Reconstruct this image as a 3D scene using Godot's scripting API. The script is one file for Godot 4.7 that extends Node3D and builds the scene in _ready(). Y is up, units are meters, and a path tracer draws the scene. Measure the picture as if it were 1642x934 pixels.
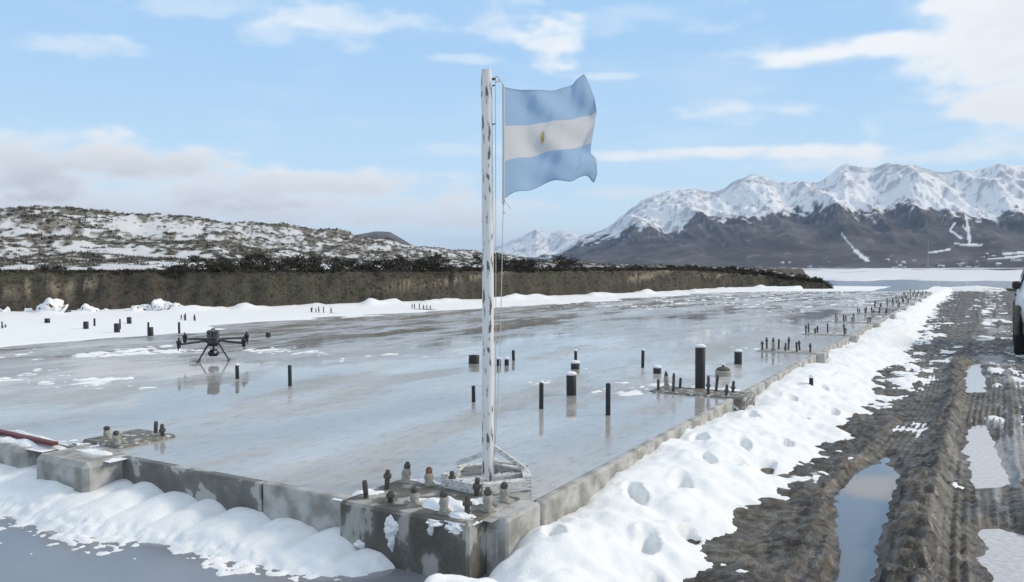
extends Node3D
# A frozen foundation slab beside a muddy track: slab corner at the origin, slab runs along -Z and -X, y = 0 is the slab top.

const EYE := Vector3(1.916, 1.2, 3.188)
const POLE := Vector3(-0.437, 0.0, -0.64)
var rng := RandomNumberGenerator.new()
var used := {}
var n1 := FastNoiseLite.new()
var n2 := FastNoiseLite.new()
var n3 := FastNoiseLite.new()
var nr := FastNoiseLite.new()
var M := {}

# ---------------------------------------------------------------- small helpers
func numbered(called: String) -> String:
	var k: int = used.get(called, 0)
	used[called] = k + 1
	return called if k == 0 else "%s_%03d" % [called, k]

func thing(called: String, label: String, category: String, at := Vector3.ZERO, turn := 0.0, group := "") -> Node3D:
	var o := Node3D.new()
	o.name = numbered(called)
	add_child(o)
	o.position = at
	o.rotation.y = turn
	tag(o, label, category, group)
	return o

func tag(o: Node, label: String, category: String, group := "", kind := "") -> void:
	if label: o.set_meta("label", label)
	if category: o.set_meta("category", category)
	if group: o.set_meta("group", group)
	if kind: o.set_meta("kind", kind)

func put(called: String, mesh: Mesh, mat: Material, parent: Node = null, at := Vector3.ZERO) -> MeshInstance3D:
	var o := MeshInstance3D.new()
	o.name = called if parent else numbered(called)
	o.mesh = mesh
	if mat: o.material_override = mat
	if parent: parent.add_child(o, true)
	else: add_child(o)
	o.position = at
	return o

func structure(called: String, mesh: Mesh, mat: Material, label: String) -> MeshInstance3D:
	var o := put(called, mesh, mat)
	o.set_meta("kind", "structure")
	o.set_meta("label", label)
	return o

func copy(o: Node3D, base: String, at: Vector3, turn: float, label := "", group := "") -> Node3D:
	var c: Node3D = o.duplicate()
	c.name = numbered(base)
	add_child(c)
	c.position = at
	c.rotation.y = turn
	if label: c.set_meta("label", label)
	if group: c.set_meta("group", group)
	return c

func stool() -> SurfaceTool:
	var st := SurfaceTool.new()
	st.begin(Mesh.PRIMITIVE_TRIANGLES)
	return st

func done(st: SurfaceTool) -> ArrayMesh:
	st.generate_normals()
	return st.commit()

func tri(st: SurfaceTool, a: Vector3, b: Vector3, c: Vector3) -> void:
	st.add_vertex(a); st.add_vertex(b); st.add_vertex(c)

func quad(st: SurfaceTool, a: Vector3, b: Vector3, c: Vector3, d: Vector3) -> void:
	tri(st, a, b, c); tri(st, a, c, d)

# box with chamfered edges, centre c, full size s, bevel b, turned by basis
func bev(st: SurfaceTool, c: Vector3, s: Vector3, b := 0.004, basis := Basis()) -> void:
	st.set_smooth_group(-1)
	var h := s * 0.5
	b = minf(b, minf(h.x, minf(h.y, h.z)) * 0.9)
	var p := func(v: Vector3) -> Vector3: return c + basis * v
	for ax in 3:
		var u := (ax + 1) % 3
		var w := (ax + 2) % 3
		for sg in [-1.0, 1.0]:
			var q := []
			for k in [[-1.0, -1.0], [1.0, -1.0], [1.0, 1.0], [-1.0, 1.0]]:
				var v := Vector3()
				v[ax] = sg * h[ax]
				v[u] = k[0] * (h[u] - b)
				v[w] = k[1] * (h[w] - b)
				q.append(p.call(v))
			if sg > 0: quad(st, q[3], q[2], q[1], q[0])
			else: quad(st, q[0], q[1], q[2], q[3])
		# the four edges that run along ax
		for k in [[-1.0, -1.0], [1.0, -1.0], [1.0, 1.0], [-1.0, 1.0]]:
			var q := []
			for e in [-1.0, 1.0]:
				for m in 2:
					var v := Vector3()
					v[ax] = e * (h[ax] - b)
					v[u] = k[0] * (h[u] - (b if m == 1 else 0.0))
					v[w] = k[1] * (h[w] - (b if m == 0 else 0.0))
					q.append(p.call(v))
			if k[0] * k[1] > 0: quad(st, q[0], q[2], q[3], q[1])
			else: quad(st, q[0], q[1], q[3], q[2])
	for sx in [-1.0, 1.0]:
		for sy in [-1.0, 1.0]:
			for sz in [-1.0, 1.0]:
				var a: Vector3 = p.call(Vector3(sx * h.x, sy * (h.y - b), sz * (h.z - b)))
				var d: Vector3 = p.call(Vector3(sx * (h.x - b), sy * h.y, sz * (h.z - b)))
				var e: Vector3 = p.call(Vector3(sx * (h.x - b), sy * (h.y - b), sz * h.z))
				if sx * sy * sz > 0: tri(st, a, e, d)
				else: tri(st, a, d, e)

# tube through points with a radius each, capped
func tube(st: SurfaceTool, pts: Array, rad: Array, sides := 8) -> void:
	var rings := []
	for i in pts.size():
		var d: Vector3 = (pts[mini(i + 1, pts.size() - 1)] - pts[maxi(i - 1, 0)]).normalized()
		var up := Vector3.UP if absf(d.y) < 0.9 else Vector3.RIGHT
		var x := d.cross(up).normalized()
		var y := x.cross(d)
		var ring := []
		var r: float = rad[mini(i, rad.size() - 1)]
		for k in sides:
			var a := TAU * k / sides
			ring.append(pts[i] + (x * cos(a) + y * sin(a)) * r)
		rings.append(ring)
	st.set_smooth_group(1)
	for i in rings.size() - 1:
		for k in sides:
			var m := (k + 1) % sides
			quad(st, rings[i][k], rings[i][m], rings[i + 1][m], rings[i + 1][k])
	st.set_smooth_group(-1)
	for k in sides:
		var m := (k + 1) % sides
		tri(st, pts[0], rings[0][m], rings[0][k])
		tri(st, pts[-1], rings[-1][k], rings[-1][m])

# lathe of (radius, y) profile about the Y axis through c
func lathe(st: SurfaceTool, c: Vector3, prof: Array, sides := 16, wob := 0.0, smooth := true) -> void:
	st.set_smooth_group(2 if smooth else -1)
	var rings := []
	for p in prof:
		var ring := []
		for k in sides:
			var a := TAU * k / sides
			var w := 1.0 + wob * n1.get_noise_3d(cos(a) * 40.0 + c.x * 300.0, p[1] * 500.0, sin(a) * 40.0 + c.z * 300.0)
			ring.append(c + Vector3(cos(a) * p[0] * w, p[1], sin(a) * p[0] * w))
		rings.append(ring)
	for i in rings.size() - 1:
		for k in sides:
			var m := (k + 1) % sides
			quad(st, rings[i][k], rings[i + 1][k], rings[i + 1][m], rings[i][m])

# sheet of nu x nv points with smooth upward normals
func sheet(nu: int, nv: int, pos: PackedVector3Array, col := PackedColorArray(), uv := PackedVector2Array(), uv2 := PackedVector2Array(), keep := PackedByteArray()) -> ArrayMesh:
	var nor := PackedVector3Array()
	nor.resize(pos.size())
	var idx := PackedInt32Array()
	for j in nv - 1:
		for i in nu - 1:
			var a := j * nu + i
			if keep.size() and not (keep[a] or keep[a + 1] or keep[a + nu] or keep[a + nu + 1]):
				continue
			var b := a + 1
			var c := a + nu
			var d := c + 1
			var nn := (pos[d] - pos[a]).cross(pos[c] - pos[b])
			if nn.y < 0.0:
				nn = -nn
				idx.append_array([a, b, d, a, d, c])
			else:
				idx.append_array([a, d, b, a, c, d])
			nor[a] += nn; nor[b] += nn; nor[c] += nn; nor[d] += nn
	for k in nor.size():
		nor[k] = nor[k].normalized() if nor[k].length_squared() > 0.0 else Vector3.UP
	var arr := []
	arr.resize(Mesh.ARRAY_MAX)
	arr[Mesh.ARRAY_VERTEX] = pos
	arr[Mesh.ARRAY_NORMAL] = nor
	if col.size(): arr[Mesh.ARRAY_COLOR] = col
	if uv.size(): arr[Mesh.ARRAY_TEX_UV] = uv
	if uv2.size(): arr[Mesh.ARRAY_TEX_UV2] = uv2
	arr[Mesh.ARRAY_INDEX] = idx
	var m := ArrayMesh.new()
	m.add_surface_from_arrays(Mesh.PRIMITIVE_TRIANGLES, arr)
	return m

func sm(a: float, b: float, x: float) -> float:
	return smoothstep(a, b, x)

func table(t: Array, x: float) -> float:
	if x <= t[0][0]: return t[0][1]
	for i in t.size() - 1:
		if x <= t[i + 1][0]:
			return lerpf(t[i][1], t[i + 1][1], (x - t[i][0]) / (t[i + 1][0] - t[i][0]))
	return t[-1][1]

func grey(v: float) -> Color: return Color(v, v, v)

# ---------------------------------------------------------------- materials
func ntex(freq: float, stops: Array, sd: int, size := 512, oct := 5, normal := 0.0, type := FastNoiseLite.TYPE_SIMPLEX_SMOOTH) -> NoiseTexture2D:
	var n := FastNoiseLite.new()
	n.seed = sd
	n.noise_type = type
	n.frequency = freq
	n.fractal_octaves = oct
	var t := NoiseTexture2D.new()
	t.width = size
	t.height = size
	t.seamless = true
	t.noise = n
	if normal > 0.0:
		t.as_normal_map = true
		t.bump_strength = normal
	elif stops.size():
		var g := Gradient.new()
		g.offsets = PackedFloat32Array(stops.map(func(s): return s[0]))
		g.colors = PackedColorArray(stops.map(func(s): return s[1]))
		t.color_ramp = g
	return t

func mat(c: Color, rough: float, metal := 0.0, spec := 0.5) -> StandardMaterial3D:
	var m := StandardMaterial3D.new()
	m.albedo_color = c.linear_to_srgb()
	m.roughness = rough
	m.metallic = metal
	m.metallic_specular = spec
	return m

# linear grey ramp written as sRGB for a colour texture
func lg(v: float) -> Color: return Color(v, v, v).linear_to_srgb()
func lc(r: float, g: float, b: float) -> Color: return Color(r, g, b).linear_to_srgb()

func tri_mat(c: Color, rough: float, tex: Texture2D, scale: float, bump: Texture2D = null, height := 0.0, vcol := false) -> StandardMaterial3D:
	var m := mat(c, rough)
	m.uv1_triplanar = true
	m.uv1_world_triplanar = true
	m.uv1_scale = Vector3.ONE * scale
	m.albedo_texture = tex
	if bump:
		m.heightmap_enabled = true
		m.heightmap_texture = bump
		m.heightmap_scale = height
	m.vertex_color_use_as_albedo = vcol
	return m

func materials() -> void:
	var bumpy := ntex(0.03, [], 11, 512, 5)
	var fine := ntex(0.09, [], 12, 512, 4)
	M.fine = fine
	var snow_tex := ntex(0.02, [[0.0, lc(0.78, 0.79, 0.80)], [0.5, lc(0.86, 0.865, 0.87)], [1.0, lc(0.90, 0.90, 0.90)]], 21)
	M.snow = tri_mat(Color.WHITE, 0.75, snow_tex, 0.9, fine, 0.22, false)
	M.snow_v = tri_mat(Color.WHITE, 0.75, snow_tex, 0.9, fine, 0.6, true)
	M.snow_far = tri_mat(Color.WHITE, 0.85, snow_tex, 0.03, null, 0.0, true)
	var mud_tex := ntex(0.02, [[0.0, lg(0.45)], [0.35, lg(0.75)], [0.6, lg(1.0)], [1.0, lc(1.0, 0.97, 0.92)]], 31, 1024, 6)
	M.mud = tri_mat(Color.WHITE, 1.0, mud_tex, 0.9, ntex(0.05, [], 33, 1024, 7), 0.8, true)
	M.mud.roughness_texture = ntex(0.012, [[0.0, lg(0.18)], [0.42, grey(0.40)], [0.6, grey(0.8)], [1.0, grey(1.0)]], 32)
	M.clod = tri_mat(Color(0.17, 0.157, 0.135), 0.8, mud_tex, 3.0, fine, 0.3)
	# wet, iced concrete of the slab: the streaks run along the slab's length
	var slab := mat(Color.WHITE, 1.0, 0.0, 0.5)
	slab.albedo_texture = ntex(0.009, [[0.0, lc(0.36, 0.335, 0.31)], [0.38, lc(0.44, 0.415, 0.39)], [0.5, lc(0.47, 0.45, 0.43)], [0.7, lc(0.54, 0.52, 0.50)], [1.0, lc(0.69, 0.68, 0.67)]], 41, 1024, 6)
	slab.roughness_texture = slab_rough()
	slab.normal_enabled = true
	slab.normal_texture = ntex(0.012, [], 43, 512, 4, 2.0)
	slab.normal_scale = 0.05
	slab.detail_enabled = true
	slab.detail_blend_mode = BaseMaterial3D.BLEND_MODE_MUL
	slab.detail_uv_layer = BaseMaterial3D.DETAIL_UV_2
	slab.detail_albedo = ntex(0.02, [[0.0, lg(0.60)], [0.30, lg(0.84)], [0.46, lg(0.96)], [1.0, lg(1.0)]], 44, 1024, 6)
	slab.vertex_color_use_as_albedo = true
	M.slab = slab
	# concrete: dark where soaked, pale where dry, with ragged outlines
	var soak := [[0.0, lc(0.075, 0.07, 0.058)], [0.42, lc(0.115, 0.108, 0.092)], [0.575, lc(0.165, 0.157, 0.137)], [0.60, lc(0.31, 0.30, 0.27)], [0.75, lc(0.40, 0.39, 0.36)], [1.0, lc(0.33, 0.32, 0.29)]]
	M.block = tri_mat(Color.WHITE, 0.7, ntex(0.0045, soak, 57, 1024, 7), 0.9, fine, 0.4)
	M.block.uv1_scale = Vector3(1.0, 0.6, 1.0)
	var wetc := [[0.0, lc(0.10, 0.095, 0.085)], [0.45, lc(0.15, 0.145, 0.13)], [0.63, lc(0.20, 0.195, 0.175)], [0.645, lc(0.42, 0.41, 0.39)], [1.0, lc(0.46, 0.45, 0.43)]]
	M.edge_wet = tri_mat(Color.WHITE, 0.6, ntex(0.005, wetc, 52, 1024, 7), 0.7, fine, 0.25)
	var dryc := [[0.0, lc(0.22, 0.21, 0.19)], [0.4, lc(0.33, 0.32, 0.295)], [0.6, lc(0.44, 0.43, 0.41)], [1.0, lc(0.55, 0.54, 0.52)]]
	M.edge_dry = tri_mat(Color.WHITE, 0.75, ntex(0.006, dryc, 53, 1024, 7), 0.8, fine, 0.3)
	M.footing = tri_mat(Color.WHITE, 0.7, ntex(0.02, [[0.0, lc(0.09, 0.085, 0.07)], [0.5, lc(0.17, 0.16, 0.135)], [0.72, lc(0.24, 0.23, 0.20)], [0.8, lc(0.7, 0.7, 0.7)], [1.0, lc(0.8, 0.8, 0.8)]], 54), 1.2, fine, 0.4)
	# flaking white paint over grey, weathered wood
	var paint := [[0.0, lc(0.12, 0.10, 0.085)], [0.25, lc(0.19, 0.17, 0.15)], [0.285, lc(0.60, 0.59, 0.57)], [0.35, lc(0.74, 0.735, 0.72)], [1.0, lc(0.80, 0.795, 0.78)]]
	M.paint = mat(Color.WHITE, 0.6)
	M.paint.albedo_texture = ntex(0.013, paint, 61, 512, 6)
	M.paint.heightmap_enabled = true
	M.paint.heightmap_texture = M.paint.albedo_texture
	M.paint.heightmap_scale = 0.1
	M.board = tri_mat(Color.WHITE, 0.65, ntex(0.010, [[0.0, lc(0.12, 0.10, 0.085)], [0.29, lc(0.19, 0.17, 0.15)], [0.33, lc(0.48, 0.46, 0.43)], [0.45, lc(0.66, 0.65, 0.63)], [1.0, lc(0.76, 0.755, 0.74)]], 62, 1024, 6), 2.4, fine, 0.12)
	M.board.uv1_scale = Vector3(2.4, 7.0, 2.4)
	M.steel = tri_mat(Color.WHITE, 0.55, ntex(0.03, [[0.0, lc(0.035, 0.033, 0.03)], [0.6, lc(0.10, 0.09, 0.08)], [1.0, lc(0.22, 0.19, 0.16)]], 63), 9.0, fine, 0.1)
	M.steel.metallic = 0.3
	M.rust = tri_mat(Color.WHITE, 0.8, ntex(0.03, [[0.0, lc(0.10, 0.05, 0.03)], [0.6, lc(0.30, 0.13, 0.06)], [1.0, lc(0.40, 0.26, 0.18)]], 64), 9.0, fine, 0.1)
	M.foam = tri_mat(Color.WHITE, 0.9, ntex(0.03, [[0.0, lc(0.13, 0.12, 0.095)], [0.45, lc(0.36, 0.34, 0.29)], [1.0, lc(0.60, 0.58, 0.53)]], 65), 7.0, fine, 0.2)
	M.pipe = mat(Color(0.012, 0.012, 0.014), 0.42)
	M.pipe_worn = tri_mat(Color.WHITE, 0.5, ntex(0.02, [[0.0, lg(0.012)], [0.6, lg(0.02)], [1.0, lg(0.06)]], 66), 3.0)
	M.bush = mat(Color.WHITE, 0.8)
	M.bush.vertex_color_use_as_albedo = true
	M.wood = mat(Color(0.05, 0.04, 0.032), 0.9)
	M.turf = tri_mat(Color.WHITE, 0.95, ntex(0.02, [[0.0, lg(0.4)], [0.5, lg(0.8)], [1.0, lg(1.1)]], 71, 1024, 6), 0.6, bumpy, 4.0, true)
	M.heath = tri_mat(Color.WHITE, 0.95, ntex(0.02, [[0.0, lg(0.75)], [0.5, lg(0.95)], [1.0, lg(1.0)]], 72, 512, 5), 0.15, null, 0.0, true)
	M.mount = tri_mat(Color.WHITE, 0.95, ntex(0.03, [[0.0, lg(0.72)], [0.5, lg(0.95)], [1.0, lg(1.0)]], 73, 1024, 6), 0.0016, null, 0.0, true)
	M.rock = tri_mat(Color.WHITE, 0.9, ntex(0.02, [[0.0, lc(0.05, 0.048, 0.042)], [1.0, lc(0.16, 0.15, 0.13)]], 74), 1.5, bumpy, 1.5)

# ---------------------------------------------------------------- sky
func make_sky() -> PanoramaSkyMaterial:
	var w := 3072
	var h := 1536
	var lo := FastNoiseLite.new()
	lo.seed = 5
	lo.frequency = 1.0
	lo.fractal_octaves = 6
	lo.fractal_gain = 0.58
	# cloud masses: azimuth, elevation, half width, half height (degrees), strength, raggedness, greyness
	var masses := [
		[-50.0, 4.4, 17.0, 1.7, 0.9, 0.5, 0.35], [-37.0, 3.9, 8.0, 1.0, 0.9, 0.6, 0.25], [-46.0, 5.6, 10.0, 1.2, 0.8, 0.7, 0.5], [-62.0, 4.0, 12.0, 2.0, 0.8, 0.5, 0.45], [3.5, 14.0, 6.5, 6.0, 1.1, 0.4, 0.05],
		[-57.0, 6.4, 8.0, 1.7, 1.1, 0.9, 0.55], [-62.0, 5.6, 9.0, 1.3, 1.0, 0.8, 0.6], [-48.5, 5.3, 9.0, 1.5, 1.0, 0.9, 0.45], [-42.0, 5.0, 5.0, 0.9, 0.9, 0.9, 0.3],
		[-52.0, 3.6, 14.0, 1.2, 0.85, 0.7, 0.25], [-38.5, 3.6, 6.0, 0.7, 0.6, 0.8, 0.12], [-66.0, 3.5, 9.0, 1.6, 0.9, 0.7, 0.4],
		[2.6, 13.4, 5.0, 4.4, 1.3, 0.6, 0.08], [0.8, 11.0, 3.6, 2.2, 1.1, 0.8, 0.12], [1.0, 17.0, 3.4, 2.4, 1.2, 0.7, 0.05], [-43.0, 15.4, 4.5, 0.7, 0.45, 1.2, 0.0], [-41.0, 16.6, 5.0, 0.8, 0.5, 1.2, 0.0], [-50.0, 17.2, 7.0, 1.0, 0.4, 1.2, 0.0], [-20.0, 16.5, 5.0, 1.0, 0.3, 1.2, 0.0], [5.5, 16.0, 6.0, 4.0, 1.3, 0.8, 0.12], [4.0, 9.6, 3.8, 1.2, 0.9, 0.9, 0.15],
		[-6.8, 13.7, 6.2, 0.55, 1.1, 0.7, 0.0], [-3.4, 13.9, 4.0, 0.75, 1.1, 0.7, 0.0], [-9.5, 14.2, 5.5, 0.5, 0.6, 0.9, 0.0],
		[-13.4, 10.5, 3.6, 0.65, 0.75, 0.9, 0.0], [-12.5, 7.65, 7.5, 0.42, 1.05, 0.7, 0.0], [-19.0, 7.8, 6.0, 0.3, 0.8, 0.8, 0.0], [-5.9, 8.1, 0.8, 1.1, 0.9, 0.9, 0.0],
		[-27.4, 16.0, 1.5, 1.9, 0.85, 1.1, 0.0], [-29.8, 17.0, 2.2, 1.1, 0.6, 1.1, 0.0], [-25.8, 15.6, 0.9, 1.5, 0.7, 1.0, 0.0],
		[-57.2, 13.6, 2.5, 0.6, 0.55, 1.0, 0.1], [-33.0, 14.3, 2.6, 0.25, 0.5, 0.9, 0.0], [-23.5, 13.1, 2.8, 0.22, 0.5, 0.9, 0.0],
		[-30.0, 4.6, 2.4, 0.3, 0.6, 0.8, 0.0], [-22.0, 5.2, 5.0, 0.4, 0.45, 0.8, 0.0], [-5.0, 6.9, 10.0, 0.5, 0.6, 0.9, 0.0], [-34.0, 8.2, 4.0, 0.35, 0.35, 0.9, 0.1],
	]
	# more of the same all round the horizon
	for k in 90:
		var az := rng.randf_range(12.0, 290.0)
		var el := 3.0 + 40.0 * pow(rng.randf(), 1.6)
		masses.append([az if az < 180.0 else az - 360.0, el, rng.randf_range(3.0, 13.0), rng.randf_range(0.4, 2.6), rng.randf_range(0.5, 1.1), 0.9, rng.randf_range(0.0, 0.4)])
	var lut := []
	for e in 91:
		var y := sin(deg_to_rad(e))
		var c := Color(0.74, 0.835, 0.89).lerp(Color(0.575, 0.71, 0.84), sm(0.0, 0.30, y))
		c = c.lerp(Color(0.715, 0.75, 0.79), sm(0.28, 0.75, y))
		lut.append(c)
	var lowband := Color(0.85, 0.895, 0.91)
	var paint := func(W: int, H: int, from_el: float, to_el: float) -> Image:
		var im := Image.create(W, H, false, Image.FORMAT_RGB8)
		# which masses touch which rows
		for j in H:
			var el := lerpf(to_el, from_el, (j + 0.5) / H)
			var near := []
			for m in masses:
				if absf(m[1] - el) < m[3] * 2.2 + 1.0: near.append(m)
			var er := deg_to_rad(el)
			var ce := cos(er)
			var base: Color = lut[int(el)].lerp(lut[mini(int(el) + 1, 90)], el - int(el))
			base = base.lerp(lowband, 1.0 - sm(0.0, 6.0, el))
			for i in W:
				var az := (i + 0.5) / W * 360.0
				if az > 180.0: az -= 360.0
				var ar := deg_to_rad(az)
				var px := sin(ar) * ce * 9.0
				var pz := -cos(ar) * ce * 9.0
				var py := sin(er) * 26.0
				var big := lo.get_noise_3d(px * 0.45, py * 0.55, pz * 0.45)
				var d := maxf(0.0, big * 0.55 - 0.02) * 0.55
				var gl := 0.0
				var first := true
				var f := 0.0
				for m in near:
					var dx: float = az - m[0]
					if dx > 180.0: dx -= 360.0
					elif dx < -180.0: dx += 360.0
					if absf(dx) > m[2] * 2.0: continue
					if first:
						f = lo.get_noise_3d(px, py, pz)
						first = false
					var ex: float = dx / m[2]
					var ey: float = (el - m[1]) / m[3]
					var q: float = ex * ex + ey * ey
					var v: float = m[4] * sm(-0.15, 1.7, 1.35 - q * 0.72 + m[5] * (f * 2.3))
					if v > 0.0:
						# the undersides of thick cloud are greyer
						gl = maxf(gl, v * m[6] * clampf(0.55 - ey * 0.45, 0.0, 1.0))
						d = d + v * (1.0 - minf(d, 1.0))
				d = clampf(d, 0.0, 1.0) * 0.97
				var cc := Color(0.845, 0.855, 0.865).lerp(Color(0.66, 0.675, 0.70), clampf(gl * 1.5, 0.0, 1.0))
				im.set_pixel(i, j, base.lerp(cc, d))
		return im
	var sky := Image.create(w, h, false, Image.FORMAT_RGB8)
	sky.fill(Color(0.78, 0.80, 0.83))
	var cut := 26.0
	var rows_lo := int(round(h * cut / 180.0))
	var low_part: Image = paint.call(w, rows_lo, 0.0, cut)
	var up_part: Image = paint.call(w / 6, (h / 2 - rows_lo) / 4, cut, 89.9)
	up_part.resize(w, h / 2 - rows_lo, Image.INTERPOLATE_CUBIC)
	sky.blit_rect(up_part, Rect2i(0, 0, w, h / 2 - rows_lo), Vector2i(0, 0))
	sky.blit_rect(low_part, Rect2i(0, 0, w, rows_lo), Vector2i(0, h / 2 - rows_lo))
	var p := PanoramaSkyMaterial.new()
	p.panorama = ImageTexture.create_from_image(sky)
	return p

# ---------------------------------------------------------------- terrain heights
const PUDDLES := [
	[[1.42, 0.6], [1.35, -0.99], [1.18, -2.08], [1.11, -2.67], [1.16, -3.5], [1.31, -4.06], [1.43, -3.43], [1.46, -2.7], [1.47, -1.97], [1.51, -1.08], [1.62, 0.6]],
	[[1.85, -5.77], [2.03, -5.91], [2.09, -4.59], [2.14, -3.7], [2.10, -3.33], [1.90, -3.17], [1.86, -4.2]],
	[[1.94, -2.23], [2.04, -2.33], [2.22, -2.21], [2.23, -1.22], [2.20, 0.2], [1.98, 0.3], [1.96, -1.74]],
	[[1.79, -11.12], [1.98, -11.6], [2.03, -9.64], [2.05, -8.24], [1.80, -8.04]],
]
const LEVEL := [-0.335, -0.322, -0.325, -0.318]
var rings := []

func poly_dist(p: Vector2, ring: PackedVector2Array) -> float:
	var best := 1e9
	for i in ring.size():
		var q := Geometry2D.get_closest_point_to_segment(p, ring[i], ring[(i + 1) % ring.size()])
		best = minf(best, q.distance_squared_to(p))
	best = sqrt(best)
	return -best if Geometry2D.is_point_in_polygon(p, ring) else best

func puddle_dist(k: int, x: float, z: float) -> float:
	return poly_dist(Vector2(x, z), rings[k]) + n1.get_noise_2d(x * 22.0, z * 13.0) * 0.05 + n2.get_noise_2d(x * 70.0, z * 60.0) * 0.012

# middle of the right-hand wheel track
func track_x(z: float) -> float:
	return 2.02 + 0.05 * sin(z * 0.5) + 0.012 * maxf(0.0, -z - 9.0) * 1.2

func mud_h(x: float, z: float) -> float:
	var h := -0.285
	h += n1.get_noise_2d(x * 9.0, z * 4.0) * 0.05
	# churned lumps, strongest on the ridge between the wheel tracks
	var lump := n2.get_noise_2d(x * 42.0, z * 42.0)
	var small := n3.get_noise_2d(x * 110.0, z * 95.0)
	var ridge := exp(-pow((x - 1.68 - 0.03 * sin(z * 0.9)) / 0.15, 2.0)) * sm(-16.0, -9.0, z)
	h += ridge * 0.06
	var churn := 0.28 + ridge * 0.75 + 0.35 * exp(-pow((x - 1.0) / 0.25, 2.0))
	h += lump * 0.036 * churn + small * 0.020 * churn
	h += absf(n2.get_noise_2d(x * 24.0 + 50.0, z * 36.0)) * 0.025 * churn
	h += (0.5 - absf(n3.get_noise_2d(x * 130.0, z * 100.0))) * 0.022 * churn - absf(n1.get_noise_2d(x * 80.0, z * 70.0)) * 0.03 * churn + n2.get_noise_2d(x * 300.0, z * 240.0) * 0.004
	# wheel tracks: pressed flat, with the ribs of the tyre
	var tx := track_x(z)
	for t in [[tx, 0.20, 0.9], [tx + 0.42, 0.16, 0.8], [1.36 + 0.06 * sin(z * 0.7) + 0.018 * maxf(0.0, -z - 4.0), 0.14, 0.55]]:
		var q: float = (x - t[0]) / t[1]
		if absf(q) < 1.6:
			var k: float = (1.0 - sm(0.7, 1.5, absf(q))) * t[2]
			var rib := sin((x - t[0]) * TAU / 0.052) * 0.015 + (0.010 if fmod(absf(z) + (x - t[0]) * 0.5, 0.11) < 0.04 else 0.0)
			rib *= sm(-14.0, -8.0, z)
			rib *= 0.5 + 0.8 * clampf(n1.get_noise_2d(x * 3.0, z * 6.0) + 0.4, 0.0, 1.0)
			h = lerpf(h, -0.312 + rib + lump * 0.006, k * 0.9)
			h += exp(-pow((absf(q) - 1.35) / 0.22, 2.0)) * 0.02 * t[2]
	for k in 4:
		var r: PackedVector2Array = rings[k]
		if z < boxes[k].position.y - 0.5 or z > boxes[k].end.y + 0.5 or x < boxes[k].position.x - 0.4 or x > boxes[k].end.x + 0.4: continue
		var d := puddle_dist(k, x, z)
		if d < 0.3:
			var lv: float = LEVEL[k]
			if d < 0.0: h = lerpf(lv + 0.002, lv - 0.035, sm(0.0, 0.12, -d)) + lump * 0.006
			else: h = lerpf(maxf(h, lv + 0.003) if d > 0.05 else lv + 0.002 + d * 0.12, maxf(h, lv + 0.006), sm(0.0, 0.12, d))
	return h

var boxes := []
# footprints in the snow: x, z, heading
const PRINTS := [[0.42, -2.93, 0.3], [0.35, -1.66, 0.2], [0.71, -1.70, 0.5], [0.58, -1.05, 0.1], [0.12, -0.34, 0.5], [0.35, -2.15, 0.4], [0.67, -0.36, 0.2], [0.50, -2.45, 0.1], [0.25, -3.9, 0.2], [0.55, -4.6, 0.0], [0.30, -5.3, 0.3], [0.62, -3.4, 0.4], [0.42, 0.35, 0.2], [0.75, 0.05, 0.3], [0.20, -1.25, 0.6], [0.47, -0.72, 0.3], [0.62, -2.75, 0.1], [0.15, -2.7, 0.4], [0.45, -6.3, 0.2], [0.7, -5.4, 0.3], [0.4, -7.4, 0.1], [0.65, -8.2, 0.4]]

func snow_edge(z: float) -> float:
	return table([[-60.0, 0.7], [-30.0, 0.62], [-20.0, 0.78], [-12.0, 0.98], [-6.5, 0.90], [-4.5, 0.95], [-2.6, 0.82], [-1.2, 0.74], [0.0, 0.70], [2.0, 0.75]], z)

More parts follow.
